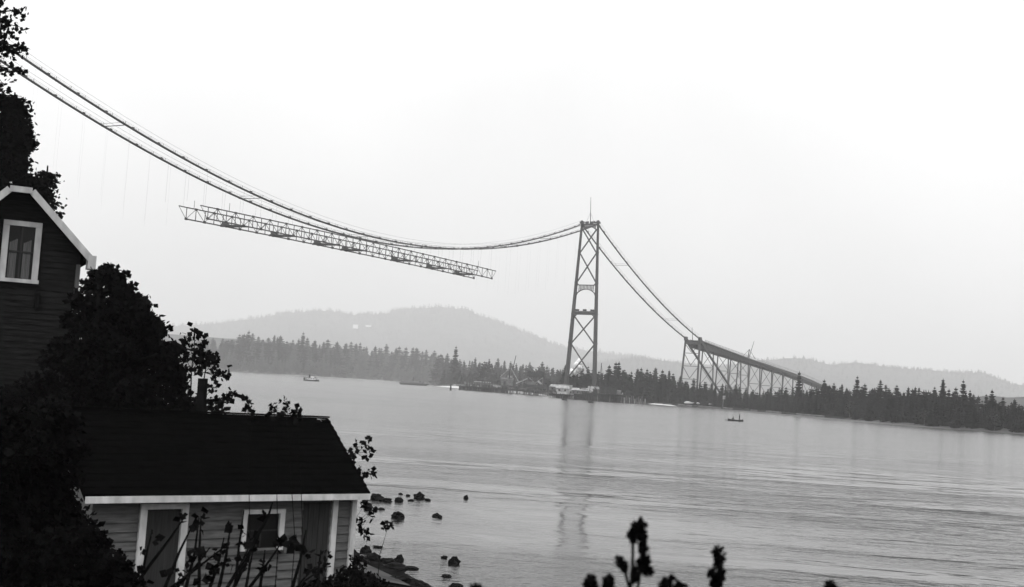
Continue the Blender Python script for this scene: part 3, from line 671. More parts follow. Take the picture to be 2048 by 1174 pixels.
shed(1183, 1193, 778, 790, 766, MT['shed'], MT['plank'], 'tiny shed under the right tower leg')
t = thing('wharf_derrick', wh(1199, 790, 768), 'dark guyed derrick mast standing on the wharf right of the tower', 'derrick')
part(MB().tube([wh(1199, 792, 768), wh(1203, 726, 768)], [.5, .22], 6), 'mast', MT['timber'], t)
part(MB().bar(wh(1200, 790, 768), wh(1184, 768, 768), .3), 'boom', MT['timber'], t)
part(MB().bar(wh(1201, 756, 768), wh(1184, 768, 768), .12), 'guy_rope', MT['cable'], t); part(MB().bar(wh(1203, 730, 768), wh(1216, 792, 768), .10), 'guy_rope', MT['cable'], t)
t = thing('equipment_hut', P2(1216, 750, 4.62), 'dark equipment hut on the right half of the tower wharf', 'hut')
c = P2(1216, 750, 6.4); part(MB().box(c, (5, 2.2, 1.7)), 'wall', MT['timber'], t); part(MB().box(c + V((0, 0, 1.9)), (5.4, 2.5, .18)), 'roof', MT['timber'], t)
for i in range(13):
    px = 1250 + i * 3.4; a = P2(px, 742 + random.uniform(-4, 4), 0)
    t = MB().tube([a + V((0, 0, -1.5)), a + V((random.uniform(-.2, .2), 0, random.uniform(1.6, 4.6)))], [.27, .22], 6).build('loose_pile', MT['shed' if i % 3 else 'plank'])
    tag(t, 'bare grey pile standing in the shallows between the wharf and the sandbar', 'pile', 'bare piles right of the wharf')
def clutter(x0, x1, n, Yf, zf, place):
    for i in range(n):
        px = random.uniform(x0, x1); Y = Yf(px) + random.uniform(.5, 6); g = P2(px, Y, zf); k = i % 4
        if k == 0:
            mb = MB()
            for q in range(3): mb.box(g + V((random.uniform(-.2, .2), q % 2 * .2, .22 + .42 * q)), (random.uniform(1.2, 2.6), .7, .2))
            tag(mb.build('lumber_stack', MT['plank' if i % 8 else 'shed']), 'stack of sawn lumber lying on the ' + place, 'lumber', 'lumber stacks on the ' + place)
        elif k == 1: tag(MB().tube([g, g + V((0, 0, .9)), g + V((0, 0, 1.9))], [.62, .7, .6], 9).build('oil_drum', MT['timber']), 'dark upright drum standing on the ' + place, 'drum', 'drums on the ' + place)
        elif k == 2:
            mb = MB(); mb.bar(g, g + V((random.uniform(-.6, .6), 0, random.uniform(3, 6.5))), .3)
            tag(mb.build('upright_post', MT['timber']), 'bare upright timber post standing on the ' + place, 'post', 'posts on the ' + place)
        else:
            mb = MB().box(g + V((0, 0, 1.0)), (1.3, 1.0, 1.0)); mb.add([g + V(q) for q in [(-1.5, -1.2, 2.0), (1.5, -1.2, 2.0), (1.5, 1.2, 2.0), (-1.5, 1.2, 2.0), (-1.5, 0, 2.7), (1.5, 0, 2.7)]], [(0, 1, 5, 4), (2, 3, 4, 5), (0, 4, 3), (1, 2, 5)])
            tag(mb.build('tool_hut', MT['shed' if i % 8 == 3 else 'timber']), 'tiny pitched-roof tool hut standing on the ' + place, 'hut', 'tool huts on the ' + place)
clutter(925, 1062, 38, lambda px: float(np.interp(px, [918, 1068], [986, 926])), 3.42, 'construction pier')
clutter(1142, 1258, 34, lambda px: float(np.interp(px, [1140, 1262], [776, 746])), 4.62, 'tower wharf')
# lines of people at work, a few pixels high
for px, Y, z, lab in ((958, 968, 3.42, 'workman standing by the posts on the construction pier'), (1052, 934, 3.42, 'workman standing at the foot of the pale chute'), (1180, 768, 4.62, 'workman standing near the right tower leg on the wharf'), (1212, 759, 4.62, 'workman standing beside the guyed derrick on the wharf')):
    g = P2(px, Y, z); tag(skinned('person', [(0, 0, .92), (0, 0, 1.2), (0, 0, 1.45), (0, 0, 1.58), (0, 0, 1.7), (.1, 0, .5), (.12, .03, .04), (-.1, 0, .5), (-.12, 0, .04), (.24, 0, 1.4), (.28, 0, .95), (-.24, 0, 1.4), (-.28, .05, .95)],
        [(0, 1), (1, 2), (2, 3), (3, 4), (0, 5), (5, 6), (0, 7), (7, 8), (2, 9), (9, 10), (2, 11), (11, 12)], [.16, .15, .17, .07, .11, .09, .06, .09, .06, .08, .05, .08, .05], MT['cloth'], None, g), lab, 'person')
# buoys / caissons before the tower
for px, Y, lab in ((1130, 655, 'dark mooring float in the water before the left tower leg'), (1183, 600, 'faint mooring float in the water before the right tower leg')):
    a = P2(px, Y, 0); t = thing('mooring_float', a, lab, 'float')
    part(MB().tube([a + V((0, 0, -.3)), a + V((0, 0, .5)), a + V((0, 0, .9))], [1.5, 1.5, .9], 10), 'float_body', MT['timber'], t)
    part(MB().tube([a + V((0, 0, .9)), a + V((0, 0, 2.4))], .15, 5), 'pole', MT['timber'], t)
# steam puff behind the tower braces
pb = MB(); random.seed(4)
for k in range(15):
    f = k / 14; o_ = blob(atY(1144 + 16 * f + random.uniform(-4, 4), 752 - 26 * f + random.uniform(-4, 4), 826 + random.uniform(-1, 1)), [random.uniform(1.2, 2.3) * (.6 + .8 * f)] * 3, k, 2, .5, 1.3); pb.add(o_.v, o_.f)
sm = bpy.data.materials.new('steam'); sm.use_nodes = True; nt = sm.node_tree; b = nt.nodes['Principled BSDF']; b.inputs['Base Color'].default_value = (.92, .92, .92, 1); b.inputs['Roughness'].default_value = 1
b.inputs['Specular IOR Level'].default_value = 0
nz = nt.nodes.new('ShaderNodeTexNoise'); nz.inputs['Scale'].default_value = .8; tc = nt.nodes.new('ShaderNodeTexCoord'); nt.links.new(tc.outputs['Object'], nz.inputs['Vector'])
mr = nt.nodes.new('ShaderNodeMapRange'); mr.inputs['From Min'].default_value = .3; mr.inputs['From Max'].default_value = .6; mr.inputs['To Min'].default_value = .65; mr.inputs['To Max'].default_value = 1
nt.links.new(nz.outputs['Fac'], mr.inputs['Value']); nt.links.new(mr.outputs[0], b.inputs['Alpha'])
tag(pb.build('steam_puff', sm, smooth=True), 'white puff of steam behind the lower tower braces', 'steam', kind='stuff')
# pale boulders and huts on the beach below the viaduct
for px, Y, w_, h_, lab in ((1378, 792, 3.0, .8, 'pale heap of gravel on the beach beneath the cable bent'), (1397, 790, 1.2, .6, 'small pale heap right of the gravel heap beneath the bent'), (1424, 785, 2.0, .6, 'low pale heap on the beach beneath the viaduct struts')):
    a = P2(px, Y, 2.4); tag(blob(a, (w_, 1.6, h_), px, 2, .35).build('gravel_heap', MT['sand'], smooth=True), lab, 'gravel heap')
a = P2(1446, 768, 1.5); t = thing('signal_post', a, 'pale post with a board on the shore beneath the viaduct', 'post')
part(MB().tube([a, a + V((.3, 0, 6))], .25, 6), 'post', MT['shed'], t); part(MB().box(a + V((.5, -.3, 5.6)), (.8, .1, 1.1)), 'board', MT['plank'], t)
for i in range(16):
    px = 1330 + i * 24 + random.uniform(-8, 8); Y = shoreY(px) + random.uniform(-14, 2); a = P2(px, Y, .7); an = random.uniform(-.3, .3); L = random.uniform(3, 8)
    e = V((math.cos(an), math.sin(an), random.uniform(-.03, .03)))
    tag(MB().tube([a - e * L, a, a + e * L], [.5, .45, .35], 7).build('beach_log', MT['timber' if i % 2 else 'shed']), 'drift log lying along the waterline of the right shore', 'log', 'drift logs on the right shore')

# ------------------------------------------------------------------ boats
def hull(mb, c, ax, L, B, D, sheer=.35, tr=.55):
    e, n, u = ax; st_ = 12; vs = []
    for i in range(st_ + 1):
        t = i / st_; x = (t - .5) * L
        bw_ = B / 2 * (math.sin(math.pi * min(1, (1 - t) * 1.05 + .0)) ** .5 if t > .5 else (tr + (1 - tr) * math.sin(math.pi * t)))
        if i == st_: bw_ = .02
        z = D + sheer * (2 * t - 1) ** 2 * D
        vs += [c + e * x - n * bw_ + u * z, c + e * x - n * bw_ * .7 - u * .25, c + e * x + n * bw_ * .7 - u * .25, c + e * x + n * bw_ + u * z, c + e * x + n * bw_ * .86 + u * (z - .12), c + e * x - n * bw_ * .86 + u * (z - .12)]
    fs = []
    for i in range(st_):
        for k in range(3): a = i * 6 + k; fs.append((a, a + 1, a + 7, a + 6))
        a = i * 6; fs += [(a + 3, a + 4, a + 10, a + 9), (a + 5, a, a + 6, a + 11)]
    fs.append((0, 3, 2, 1)); return mb.add(vs, fs)
a = P2(624, 868, 0); e = V((.985, -.17, 0)); ax = (e, V((.17, .985, 0)), V((0, 0, 1)))
t = thing('steamer', a, 'small steamer with white upper works crossing toward the far left shore', 'boat')
part(hull(MB(), a, ax, 11, 2.8, .9, .5), 'hull', MT['hull'], t)
def bx(dx, dy, dz, h): return MB().box(a + e * dx + ax[1] * dy + V((0, 0, dz)), h, ax)
dk = part(bx(-.7, 0, 1.55, (3.6, 1.1, .62)), 'main_cabin', MT['cabin'], t)
for k in range(5): part(bx(-3.4 + k * 1.3, -1.12, 1.6, (.4, .03, .25)), 'window', MT['glass'], dk)
part(bx(-.7, 0, 2.25, (4.0, 1.35, .09)), 'upper_deck', MT['hull'], t)
part(bx(.6, 0, 2.9, (1.0, .9, .55)), 'wheelhouse', MT['cabin'], t); part(bx(.6, 0, 3.52, (1.3, 1.1, .08)), 'wheelhouse_roof', MT['hull'], t)
part(MB().tube([a + e * -1.6 + V((0, 0, 2.3)), a + e * -1.7 + V((0, 0, 4.4))], .5, 8), 'funnel', MT['hull'], t)
part(bx(-4.7, 0, 1.5, (.8, 1.1, .6)), 'stern_bulwark', MT['hull'], t)
part(MB().tube([a + e * 3.2 + V((0, 0, 1)), a + e * 3.1 + V((0, 0, 3.8))], .07, 5), 'mast', MT['timber'], t)
a = P2(829, 1340, 0); e = V((.99, -.1, 0)); ax = (e, V((.1, .99, 0)), V((0, 0, 1)))
t = thing('timber_barge', a, 'long low dark barge with a short mast lying off the far shore', 'barge')
mb = MB(); 
vs = [a + e * x + ax[1] * y + V((0, 0, z)) for x, y, z in [(-15, -3, 0), (13, -3, 0), (13, 3, 0), (-15, 3, 0), (-16, -3.2, 2.2), (17, -3.2, 2.2), (17, 3.2, 2.2), (-16, 3.2, 2.2)]]
part(mb.add(vs, [(0, 1, 5, 4), (1, 2, 6, 5), (2, 3, 7, 6), (3, 0, 4, 7), (4, 5, 6, 7)]), 'hull', MT['hull'], t)
part(bx(-2, 0, 2.9, (12, 2.6, .55)), 'deck_load', MT['shed'], t); part(bx(-3, 0, 3.6, (11, 2.2, .12)), 'planking', MT['plank'], t)
part(MB().tube([a + e * -1.5 + V((0, 0, 2.2)), a + e * -1.5 + V((0, 0, 9))], .3, 6), 'mast', MT['hull'], t)
part(bx(6, 0, 3.9, (1.2, 1.2, .7)), 'winch', MT['hull'], t)

a = P2(1473, 332, 0); an = -.28; e = V((math.cos(an), math.sin(an), 0)); ax = (e, V((-e.y, e.x, 0)), V((0, 0, 1)))
t = thing('rowing_boat', a, 'small dark rowing boat on the water below the viaduct', 'boat')
hl = MB(); hull(hl, a, (-e, -ax[1], ax[2]), 4.1, 1.35, .38, .6); part(hl, 'hull', MT['hull'], t)
for x in (-.5, .9): part(bx(x, 0, .3, (.13, .55, .03)), 'seat', MT['timber'], t)
for sg in (1, -1): part(MB().tube([a + e * (-.2) + ax[1] * (.6 * sg) + V((0, 0, .45)), a + e * (-2.6) + ax[1] * (2.2 * sg) + V((0, 0, .15))], [.03, .06], 5), 'oar', MT['timber'], t)
pos = a + e * 1.0 + V((0, 0, 0.1))
pts = [(0, 0, .92), (0, 0, 1.2), (0, 0, 1.45), (0, 0, 1.58), (.02, 0, 1.72), (0, .11, .88), (.02, .13, .48), (0, .14, .04), (.16, .15, .02), (0, -.11, .88), (.03, -.13, .48), (.02, -.14, .04), (.18, -.15, .02),
       (0, .21, 1.42), (.04, .27, 1.14), (.18, .22, .95), (0, -.21, 1.42), (.04, -.27, 1.14), (.18, -.2, .95)]
ed = [(0, 1), (1, 2), (2, 3), (3, 4), (0, 5), (5, 6), (6, 7), (7, 8), (0, 9), (9, 10), (10, 11), (11, 12), (2, 13), (13, 14), (14, 15), (2, 16), (16, 17), (17, 18)]
rd = [.17, .16, .17, .07, .11, .12, .09, .06, .05, .12, .09, .06, .05, .08, .06, .045, .08, .06, .045]
p1 = skinned('person', pts, ed, rd, MT['cloth'], None, pos); tag(p1, 'person in dark clothes standing upright at the right end of the rowing boat', 'person')
hat = MB().tube([(.02, 0, 1.78), (.02, 0, 1.80), (.02, 0, 1.81), (.02, 0, 1.92)], [.19, .19, .12, .1], 10).build('hat', MT['cloth'], p1)
pos = a + e * -.5 + V((0, 0, -.1))
pts = [(0, 0, .5), (-.06, 0, .75), (-.13, 0, .97), (-.17, 0, 1.08), (-.2, 0, 1.2), (-.2, .12, .5), (-.45, .14, .58), (-.62, .14, .2), (-.75, .14, .2), (-.2, -.12, .5), (-.45, -.14, .58), (-.62, -.14, .2), (-.75, -.14, .2),
       (-.13, .2, .94), (-.3, .28, .78), (-.5, .25, .75), (-.13, -.2, .94), (-.3, -.28, .78), (-.5, -.25, .75)]
p2 = skinned('person', pts, ed, rd, MT['cloth'], None, pos); tag(p2, 'person in dark clothes seated and bending over the oars of the rowing boat', 'person')
MB().tube([(-.2, 0, 1.26), (-.2, 0, 1.28), (-.21, 0, 1.38)], [.17, .12, .1], 10).build('hat', MT['cloth'], p2)

# ------------------------------------------------------------------ near ground
NS = [(60, 10), (40, 17), (20, 24), (8, 28), (2, 30), (-1.4, 32.2), (-3.0, 35.5), (-4.8, 39.5), (-7.4, 43), (-11, 47), (-17, 52), (-34, 64), (-70, 92)]
def sdist(x, y):
    best = 1e9; sgn = 1
    for i in range(len(NS) - 1):
        ax_, ay = NS[i]; bx_, by = NS[i + 1]; dx, dy = bx_ - ax_, by - ay; t = max(0, min(1, ((x - ax_) * dx + (y - ay) * dy) / (dx * dx + dy * dy)))
        qx, qy = x - ax_ - t * dx, y - ay - t * dy; q = math.hypot(qx, qy)
        if q < best: best = q; sgn = 1 if dx * (y - ay) - dy * (x - ax_) > 0 else -1
    return best * sgn
def near_z(x, y):
    d = sdist(x, y)
    if d < 0: return max(-3, d * .12)
    z = min(d * .13, .85) + .035 * max(0, d - 6.5) * smooth(0, 12, -x)
    bank = smooth(24, 5, y) if False else (1 - smooth(5, 25, y)); z = max(z, .85 * min(1, d / 6.5)) + bank * 2.55 * min(1, d / 8)
    return z + .07 * mnoise.noise(V((x * .8, y * .8, 0))) + .03 * mnoise.noise(V((x * 3, y * 3, 0)))
mb = MB(); GX = [-70 + i * .8 for i in range(163)]; GY = [-20 + j * .8 for j in range(150)]
for x in GX:
    for y in GY: mb.v.append((x, y, near_z(x, y)))
ny = len(GY)
for i in range(len(GX) - 1):
    for j in range(ny - 1): mb.f.append((i * ny + j, (i + 1) * ny + j, (i + 1) * ny + j + 1, i * ny + j + 1)); mb.m.append(0)
tag(mb.build('ground', MT['soil'], smooth=True), 'dark overgrown bank and beach beside the cottage', kind='structure')
a = [V((x, y, near_z(x, y) + .05)) for x, y in ((-4.4, 36.6), (-3.6, 34.9), (-2.7, 33.0), (-2.0, 31.2), (-2.6, 30.8), (-3.5, 32.9), (-4.3, 34.9), (-4.9, 36.4))]
tag(MB().add(a, [tuple(range(8))]).build('gravel_path', MT['shingle']), 'paler strip of gravel along the beach', kind='structure')

# ------------------------------------------------------------------ cottage
ZE = 2.8; EL, ER = atZ(170, 1000, ZE), atZ(740, 993, ZE); ev = (ER - EL); ELen = ev.length; ev.normalize(); mv = V((-ev.y, ev.x, 0)); UZ = V((0, 0, 1)); CA = (ev, mv, UZ)
r_ = ray(655, 842); RP = C0 + r_ * ((ER - C0).dot(ev) / r_.dot(ev)); RUN = (RP - ER).dot(mv); ZR = RP.z
WF = ER + mv * .32; WF.z = 0                  # front wall plane
def cw_(px, py):                              # pixel on the front wall -> (along, height)
    p = onplane(px, py, WF, mv); return (p - WF).dot(ev), p.z
def cp(a, z, out=0.0): return WF + ev * a - mv * out + UZ * z
aL = (EL - ER).dot(ev) + .3; aR = cw_(706, 1060)[0]; GZ = .55
ct = thing('cottage', (WF.x, WF.y, GZ), 'small grey shingle-sided cottage with black roof and white trim on the shore', 'cottage')
def clap(mb, a0, a1, z0, z1, ex, thick=.022):
    n = max(1, round((z1 - z0) / ex)); h = (z1 - z0) / n
    for i in range(n):
        za, zb = z0 + i * h, z0 + (i + 1) * h
        mb.add([cp(a0, za, thick), cp(a1, za, thick), cp(a1, zb, .003), cp(a0, zb, .003), cp(a0, za, 0), cp(a1, za, 0)], [(0, 1, 2, 3), (4, 5, 1, 0)])
dL0, dL1 = cw_(277, 1060)[0], cw_(368, 1060)[0]; zdt = cw_(320, 1018)[1]
wx0, wx1 = cw_(484, 1060)[0], cw_(560, 1060)[0]; wzt, wzb = cw_(522, 1027)[1], cw_(522, 1096)[1]
qx0, qx1 = cw_(602, 1060)[0], cw_(656, 1060)[0]
mb = MB(); ztop = ZE + .05
segs = [(aL, dL0, GZ, ztop), (dL0, dL1, zdt, ztop), (dL1, wx0, GZ, ztop), (wx0, wx1, wzt, ztop), (wx0, wx1, GZ, wzb), (wx1, qx0, GZ, ztop), (qx0, qx1, ztop - .18, ztop), (qx1, aR, GZ, ztop)]
for a0, a1, z0, z1 in segs: clap(mb, a0, a1, z0, z1, .17, .032)
B2 = RUN * 2 - .64
mb.add([cp(aL, GZ, -.01), cp(aL, ztop, -.01), cp(aL, ztop, -B2), cp(aL, GZ, -B2), cp(aL, ZR - .1, -B2 / 2)], [(0, 1, 4, 2, 3)])
mb.add([cp(aR, GZ, -.01), cp(aR, ztop, -.01), cp(aR, ztop, -B2), cp(aR, GZ, -B2), cp(aR, ZR - .1, -B2 / 2)], [(3, 2, 4, 1, 0)])
mb.add([cp(aL, GZ, -B2), cp(aR, GZ, -B2), cp(aR, ztop, -B2), cp(aL, ztop, -B2)], [(3, 2, 1, 0)])
part(mb, 'wall', MT['siding'], ct)
# roof: two shingled slopes
aL2 = (EL - WF).dot(ev); aR2 = (ER - WF).dot(ev)
mb = MB(); N = 13
for i in range(N):
    t0, t1 = i / N, (i + 1.25) / N; o0, o1 = .32 - RUN * t0, .32 - RUN * min(1, t1); z0, z1 = ZE + .06 + (ZR - ZE) * t0, ZE + .06 + (ZR - ZE) * min(1, t1)
    k = 26; 
    for q in range(k):
        a0 = aL2 + (aR2 - aL2) * q / k; a1 = aL2 + (aR2 - aL2) * (q + 1) / k; th = .035 + random.uniform(-.01, .012)
        mb.add([cp(a0, z0 + th, o0), cp(a1, z0 + th, o0), cp(a1, z1 + .004, o1), cp(a0, z1 + .004, o1), cp(a0, z0, o0), cp(a1, z0, o0)], [(0, 1, 2, 3), (4, 5, 1, 0)])
mb.add([cp(aL2, ZR + .06, .32 - RUN), cp(aR2, ZR + .06, .32 - RUN), cp(aR2, ZE + .06, .32 - 2 * RUN), cp(aL2, ZE + .06, .32 - 2 * RUN)], [(0, 1, 2, 3)])
mb.add([cp(aR2, ZE - .02, .31), cp(aR2, ZE + .06, .32), cp(aR2, ZR + .07, .32 - RUN), cp(aR2, ZR - .04, .32 - RUN)], [(0, 1, 2, 3)])
mb.add([cp(aL2, ZE - .02, .30), cp(aR2, ZE - .02, .30), cp(aR2, ZR - .06, .32 - RUN), cp(aL2, ZR - .06, .32 - RUN)], [(3, 2, 1, 0)])
mb.bar(cp(aL2, ZR + .085, .32 - RUN), cp(aR2, ZR + .085, .32 - RUN), .16, .03)
rf = part(mb, 'roof', MT['roof'], ct)
part(MB().bar(cp(aL2, ZE + .0, .345), cp(aR2 - .02, ZE + .0, .345), .035, .115), 'eave_board', MT['white'], ct)
part(MB().bar(cp(aR2 - .3, ZR + .02, .32 - RUN + .05), cp(aR2 - .02, ZR + .0, .32 - RUN + .06), .02, .05), 'ridge_cap', MT['white'], rf)
# stovepipe
Pp = onplane(405, 800, WF + mv * (RUN + .35 - .32), mv); sp = MB().tube([V((Pp.x, Pp.y, ZR - .5)), onplane(406, 757, Pp, mv)], [.105, .10], 12)
sp.tube([onplane(406, 775, Pp, mv), onplane(406, 773, Pp, mv)], [.115, .115], 12)
part(sp, 'stovepipe', MT['iron'], rf)
def board(mb, a0, a1, z0, z1, out=.045, d=.03): mb.box(cp((a0 + a1) / 2, (z0 + z1) / 2, out), (abs(a1 - a0) / 2, d, (z1 - z0) / 2), CA)
# left door with trim
dr_ = thing('door', (0, 0, 0), None, None); bpy.data.objects.remove(dr_)
mb = MB(); board(mb, dL0 + .08, dL1 - .08, GZ, zdt - .03, -.02)
for k in range(6): board(mb, dL0 + .1 + k * .13, dL0 + .19 + k * .13, GZ, zdt - .06, -.002, .01)
dd = part(mb, 'door', MT['planks'], ct)
mb = MB(); board(mb, dL0 - .02, dL0 + .11, GZ, zdt); part(mb, 'door_jamb', MT['white'], dd)
mb = MB(); board(mb, dL1 - .10, dL1 + .03, GZ, zdt); part(mb, 'door_jamb', MT['white'], dd)
mb = MB(); board(mb, dL0 - .02, dL1 + .03, zdt + .003, zdt + .10, .05); part(mb, 'door_head', MT['white'], dd)
mb = MB().tube([cp(dL1 - .2, 1.5, .01), cp(dL1 - .2, 1.5, .07)], .03, 8); part(mb, 'handle', MT['iron'], dd)
# window
mb = MB(); board(mb, wx0, wx1, wzb, wzt, -.03, .01); wn_ = part(mb, 'window', MT['glass'], ct)
mb = MB(); board(mb, wx0 - .03, wx0 + .06, wzb - .04, wzt); board(mb, wx1 - .06, wx1 + .05, wzb - .04, wzt); board(mb, wx0 - .03, wx1 + .05, wzt + .002, wzt + .085, .052); part(mb, 'frame', MT['white'], wn_)
mb = MB(); board(mb, wx0 - .06, wx1 + .07, wzb - .10, wzb - .045, .05, .04); part(mb, 'sill', MT['planks'], wn_)
mb = MB(); zm = (wzb + wzt) / 2; board(mb, wx0 + .06, wx1 - .06, zm - .012, zm + .012, -.01, .01); board(mb, (wx0 + wx1) / 2 - .01, (wx0 + wx1) / 2 + .01, wzb, zm - .013, -.01, .01); part(mb, 'sash', MT['planks'], wn_)
# right dark plank door and boards
mb = MB()
for k in range(5):
    a0 = qx0 + (qx1 - qx0) * k / 5; board(mb, a0 + .006, a0 + (qx1 - qx0) / 5 - .006, GZ, ztop - .19, .0, .02 + .004 * (k % 2))
pd = part(mb, 'plank_door', MT['planks'], ct)
j0, j1 = cw_(659, 1060)[0], cw_(669, 1060)[0]; c0_, c1_ = cw_(697, 1060)[0], cw_(706, 1060)[0]
mb = MB(); board(mb, j0, j1, 1.0, ztop - .12); part(mb, 'door_jamb', MT['white'], pd)
mb = MB(); board(mb, c0_, c1_, 1.32, ztop - .12, .05); part(mb, 'corner_board', MT['white'], ct)
mb = MB(); board(mb, aL, aR, ztop - .11, ztop, .06); part(mb, 'frieze_board', MT['planks'], ct)

# ------------------------------------------------------------------ left house
th = math.radians(24.7); he = V((math.cos(th), math.sin(th), 0)); hm_ = V((-math.sin(th), math.cos(th), 0)); HA = (he, hm_, UZ)
H0 = atY(85, 500, 30); H0.z = 0
def hw(px, py, out=0.0):
    p = onplane(px, py, H0 - hm_ * out, hm_); return (p - H0).dot(he), p.z
def hp(a, z, out=0.0): return H0 + he * a - hm_ * out + UZ * z
ks = hw(65, 378, .45); ke = hw(186, 517, .45); kc = hw(158, 545)[0]; k0 = hw(20, 373, .45); acen = (ks[0] + k0[0]) / 2
hwid = kc - acen; HG = 1.3; zEav = ke[1] - .0
hs = thing('dark_house', (H0.x, H0.y, HG), 'tall dark-sided house at the left edge with white-edged clipped gable', 'house')
mb = MB(); ex = .14; z = HG
while z < ks[1]:
    zb = min(z + ex, ks[1]); hf = hwid
    slope = (ks[1] - ke[1]) / (ke[0] - ks[0])
    def half(zz): return min(hwid, (ks[0] - acen) + (ks[1] - zz) / slope - .12)
    h0, h1 = half(z), half(zb)
    if h1 <= 0: break
    mb.add([hp(acen - h0, z, .02), hp(acen + h0, z, .02), hp(acen + h1, zb, .002), hp(acen - h1, zb, .002), hp(acen - h0, z, 0), hp(acen + h0, z, 0)], [(0, 1, 2, 3), (4, 5, 1, 0)]); z = zb
for sg in (1, -1): mb.add([hp(acen + sg * hwid, HG, 0), hp(acen + sg * hwid, ke[1] + .3, 0), hp(acen + sg * hwid, ke[1] + .3, -9), hp(acen + sg * hwid, HG, -9)], [(0, 1, 2, 3)])
mb.add([hp(acen - hwid, HG, -9), hp(acen + hwid, HG, -9), hp(acen + hwid, ke[1], -9), hp(acen - hwid, ke[1], -9)], [(0, 1, 2, 3)])
part(mb, 'wall', MT['hsiding'], hs)
mb = MB(); hr = ks[0] - acen; he_ = ke[0] - acen; zr = ks[1] + hr * slope; dp = 9.4
for sg in (1, -1):
    for o_, hh_ in ((.0, 1), (-.10, 0)):
        P = [hp(acen + sg * he_, ke[1] + .04 + o_, .5), hp(acen + sg * hr, ks[1] + .04 + o_, .5), hp(acen, zr + o_, .5 - hr * 1.1), hp(acen, zr + o_, -dp), hp(acen + sg * he_, ke[1] + .04 + o_, -dp)]
        mb.add(P, [tuple(range(5)) if sg > 0 else tuple(range(5))[::-1]])
mb.add([hp(acen - hr, ks[1] + .04, .5), hp(acen + hr, ks[1] + .04, .5), hp(acen, zr, .5 - hr * 1.1)], [(0, 1, 2)])
part(mb, 'roof', MT['roof'], hs)
for sg in (1, -1): part(MB().bar(hp(acen + sg * ks[0] - sg * acen, ks[1] - .06, .5), hp(acen + sg * he_, ke[1] - .08, .5), .04, .16, upv=(0, 0, 1)), 'rake_board', MT['dull'], hs)
part(MB().bar(hp(acen - hr, ks[1] - .05, .525), hp(acen + hr, ks[1] - .05, .525), .04, .14), 'hip_board', MT['dull'], hs)
part(MB().box(hp(acen + he_ - .02, ke[1] - .1, .3), (.09, .25, .16), HA), 'rafter_end', MT['dull'], hs)
part(MB().box(hp(kc - .03, ke[1] - .75, .03), (.05, .03, .6), HA), 'corner_board', MT['curtain'], hs)
v0, v1 = hw(2, 500)[0], hw(80, 500)[0]; vt, vb = hw(45, 443)[1], hw(45, 566)[1]
def hb(a0, a1, z0, z1, out=.05, d=.03): return MB().box(hp((a0 + a1) / 2, (z0 + z1) / 2, out), (abs(a1 - a0) / 2, d, (z1 - z0) / 2), HA)
wn_ = part(hb(v0 + .05, v1 - .05, vb + .05, vt - .05, .03, .004), 'window', MT['glass'], hs)
fr = hb(v0, v0 + .14, vb + .09, vt - .12, .06); fr2 = hb(v1 - .14, v1, vb + .09, vt - .12, .06); fr.add(fr2.v, fr2.f); f3 = hb(v0, v1, vt - .118, vt, .065); fr.add(f3.v, f3.f)
part(fr, 'frame', MT['dull'], wn_); part(hb(v0 - .03, v1 + .03, vb, vb + .088, .07, .05), 'sill', MT['dull'], wn_)
vm = (v0 + v1) / 2
for q in (-.17, .14):
    cu = MB()
    for k in range(5): cu.box(hp(vm + q + k * .035 - .07, (vb + vt) / 2 - .2, .038 + .004 * (k % 2)), (.016, .002, .42 + .02 * k), HA)
    part(cu, 'curtain', MT['curtain'], wn_)
part(hb(vm - .02, vm + .02, vb + .1, vt - .12, .05, .01), 'sash', MT['planks'], wn_)
part(hb(v0 + .14, v1 - .14, (vb + vt) / 2 - .02, (vb + vt) / 2 + .02, .05, .012), 'sash', MT['planks'], wn_)
part(hb(v1 - .02, v1 + .08, vb - .55, vb - .2, .08, .05), 'bracket', MT['iron'], hs)

# ------------------------------------------------------------------ near trees
def cedar(name, px, Y, ztop, rad, label, n_lv, seed, zb0=None, ragged=.35, dens=1.0, bare=0.0, lean=0):
    r = random.Random(seed); g = ground_at(px, Y); g.z = near_z(g.x, g.y) - .2; H = ztop - g.z
    t = thing(name, g, label, 'tree'); top = g + V((lean, 0, H))
    part(MB().tube([g, g + (top - g) * .5, top], [H * .018 + .08, H * .011 + .05, .03], 8), 'trunk', MT['bark'], t)
    mb = MB(); P = []
    for i in range(n_lv):
        f = bare + (1 - bare) * (i + r.uniform(-.4, .4)) / n_lv; f = min(.99, max(bare, f)); c = g + (top - g) * f
        R = rad * (1 - f) ** .75 + .25
        for k in range(7):
            a = r.uniform(0, 6.28); L = R * r.uniform(1 - ragged * 1.5, 1 + ragged * .6); dz = r.uniform(-.5, -.12)
            pts_ = [c + V((math.cos(a) * L * q, math.sin(a) * L * q, L * (dz * q + .25 * q * q))) for q in (0, .35, .7, 1)]
            mb.tube(pts_, [.05, .035, .02, .008], 4, 1)
            m_ = int(L * 52 * dens)
            for j in range(m_):
                q = r.uniform(.12, 1.04); base = c + V((math.cos(a) * L * q, math.sin(a) * L * q, L * (dz * q + .25 * q * q)))
                sd_ = (1.1 - q) * .45 + .08
                P.append((base.x + r.gauss(0, sd_ * .5), base.y + r.gauss(0, sd_ * .5), base.z - abs(r.gauss(0, .22)) + .05))
    mb.leaves(P, .17, 0, .6, .7)
    part(mb, 'crown', [MT['nearneedle'], MT['bark']], t); return t
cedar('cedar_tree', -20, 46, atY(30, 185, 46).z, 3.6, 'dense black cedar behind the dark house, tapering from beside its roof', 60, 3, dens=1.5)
cedar('cedar_tree', 60, 50, atY(75, 330, 50).z, 2.4, 'lower black conifer showing just above the rake of the dark house', 40, 5, dens=1.5)
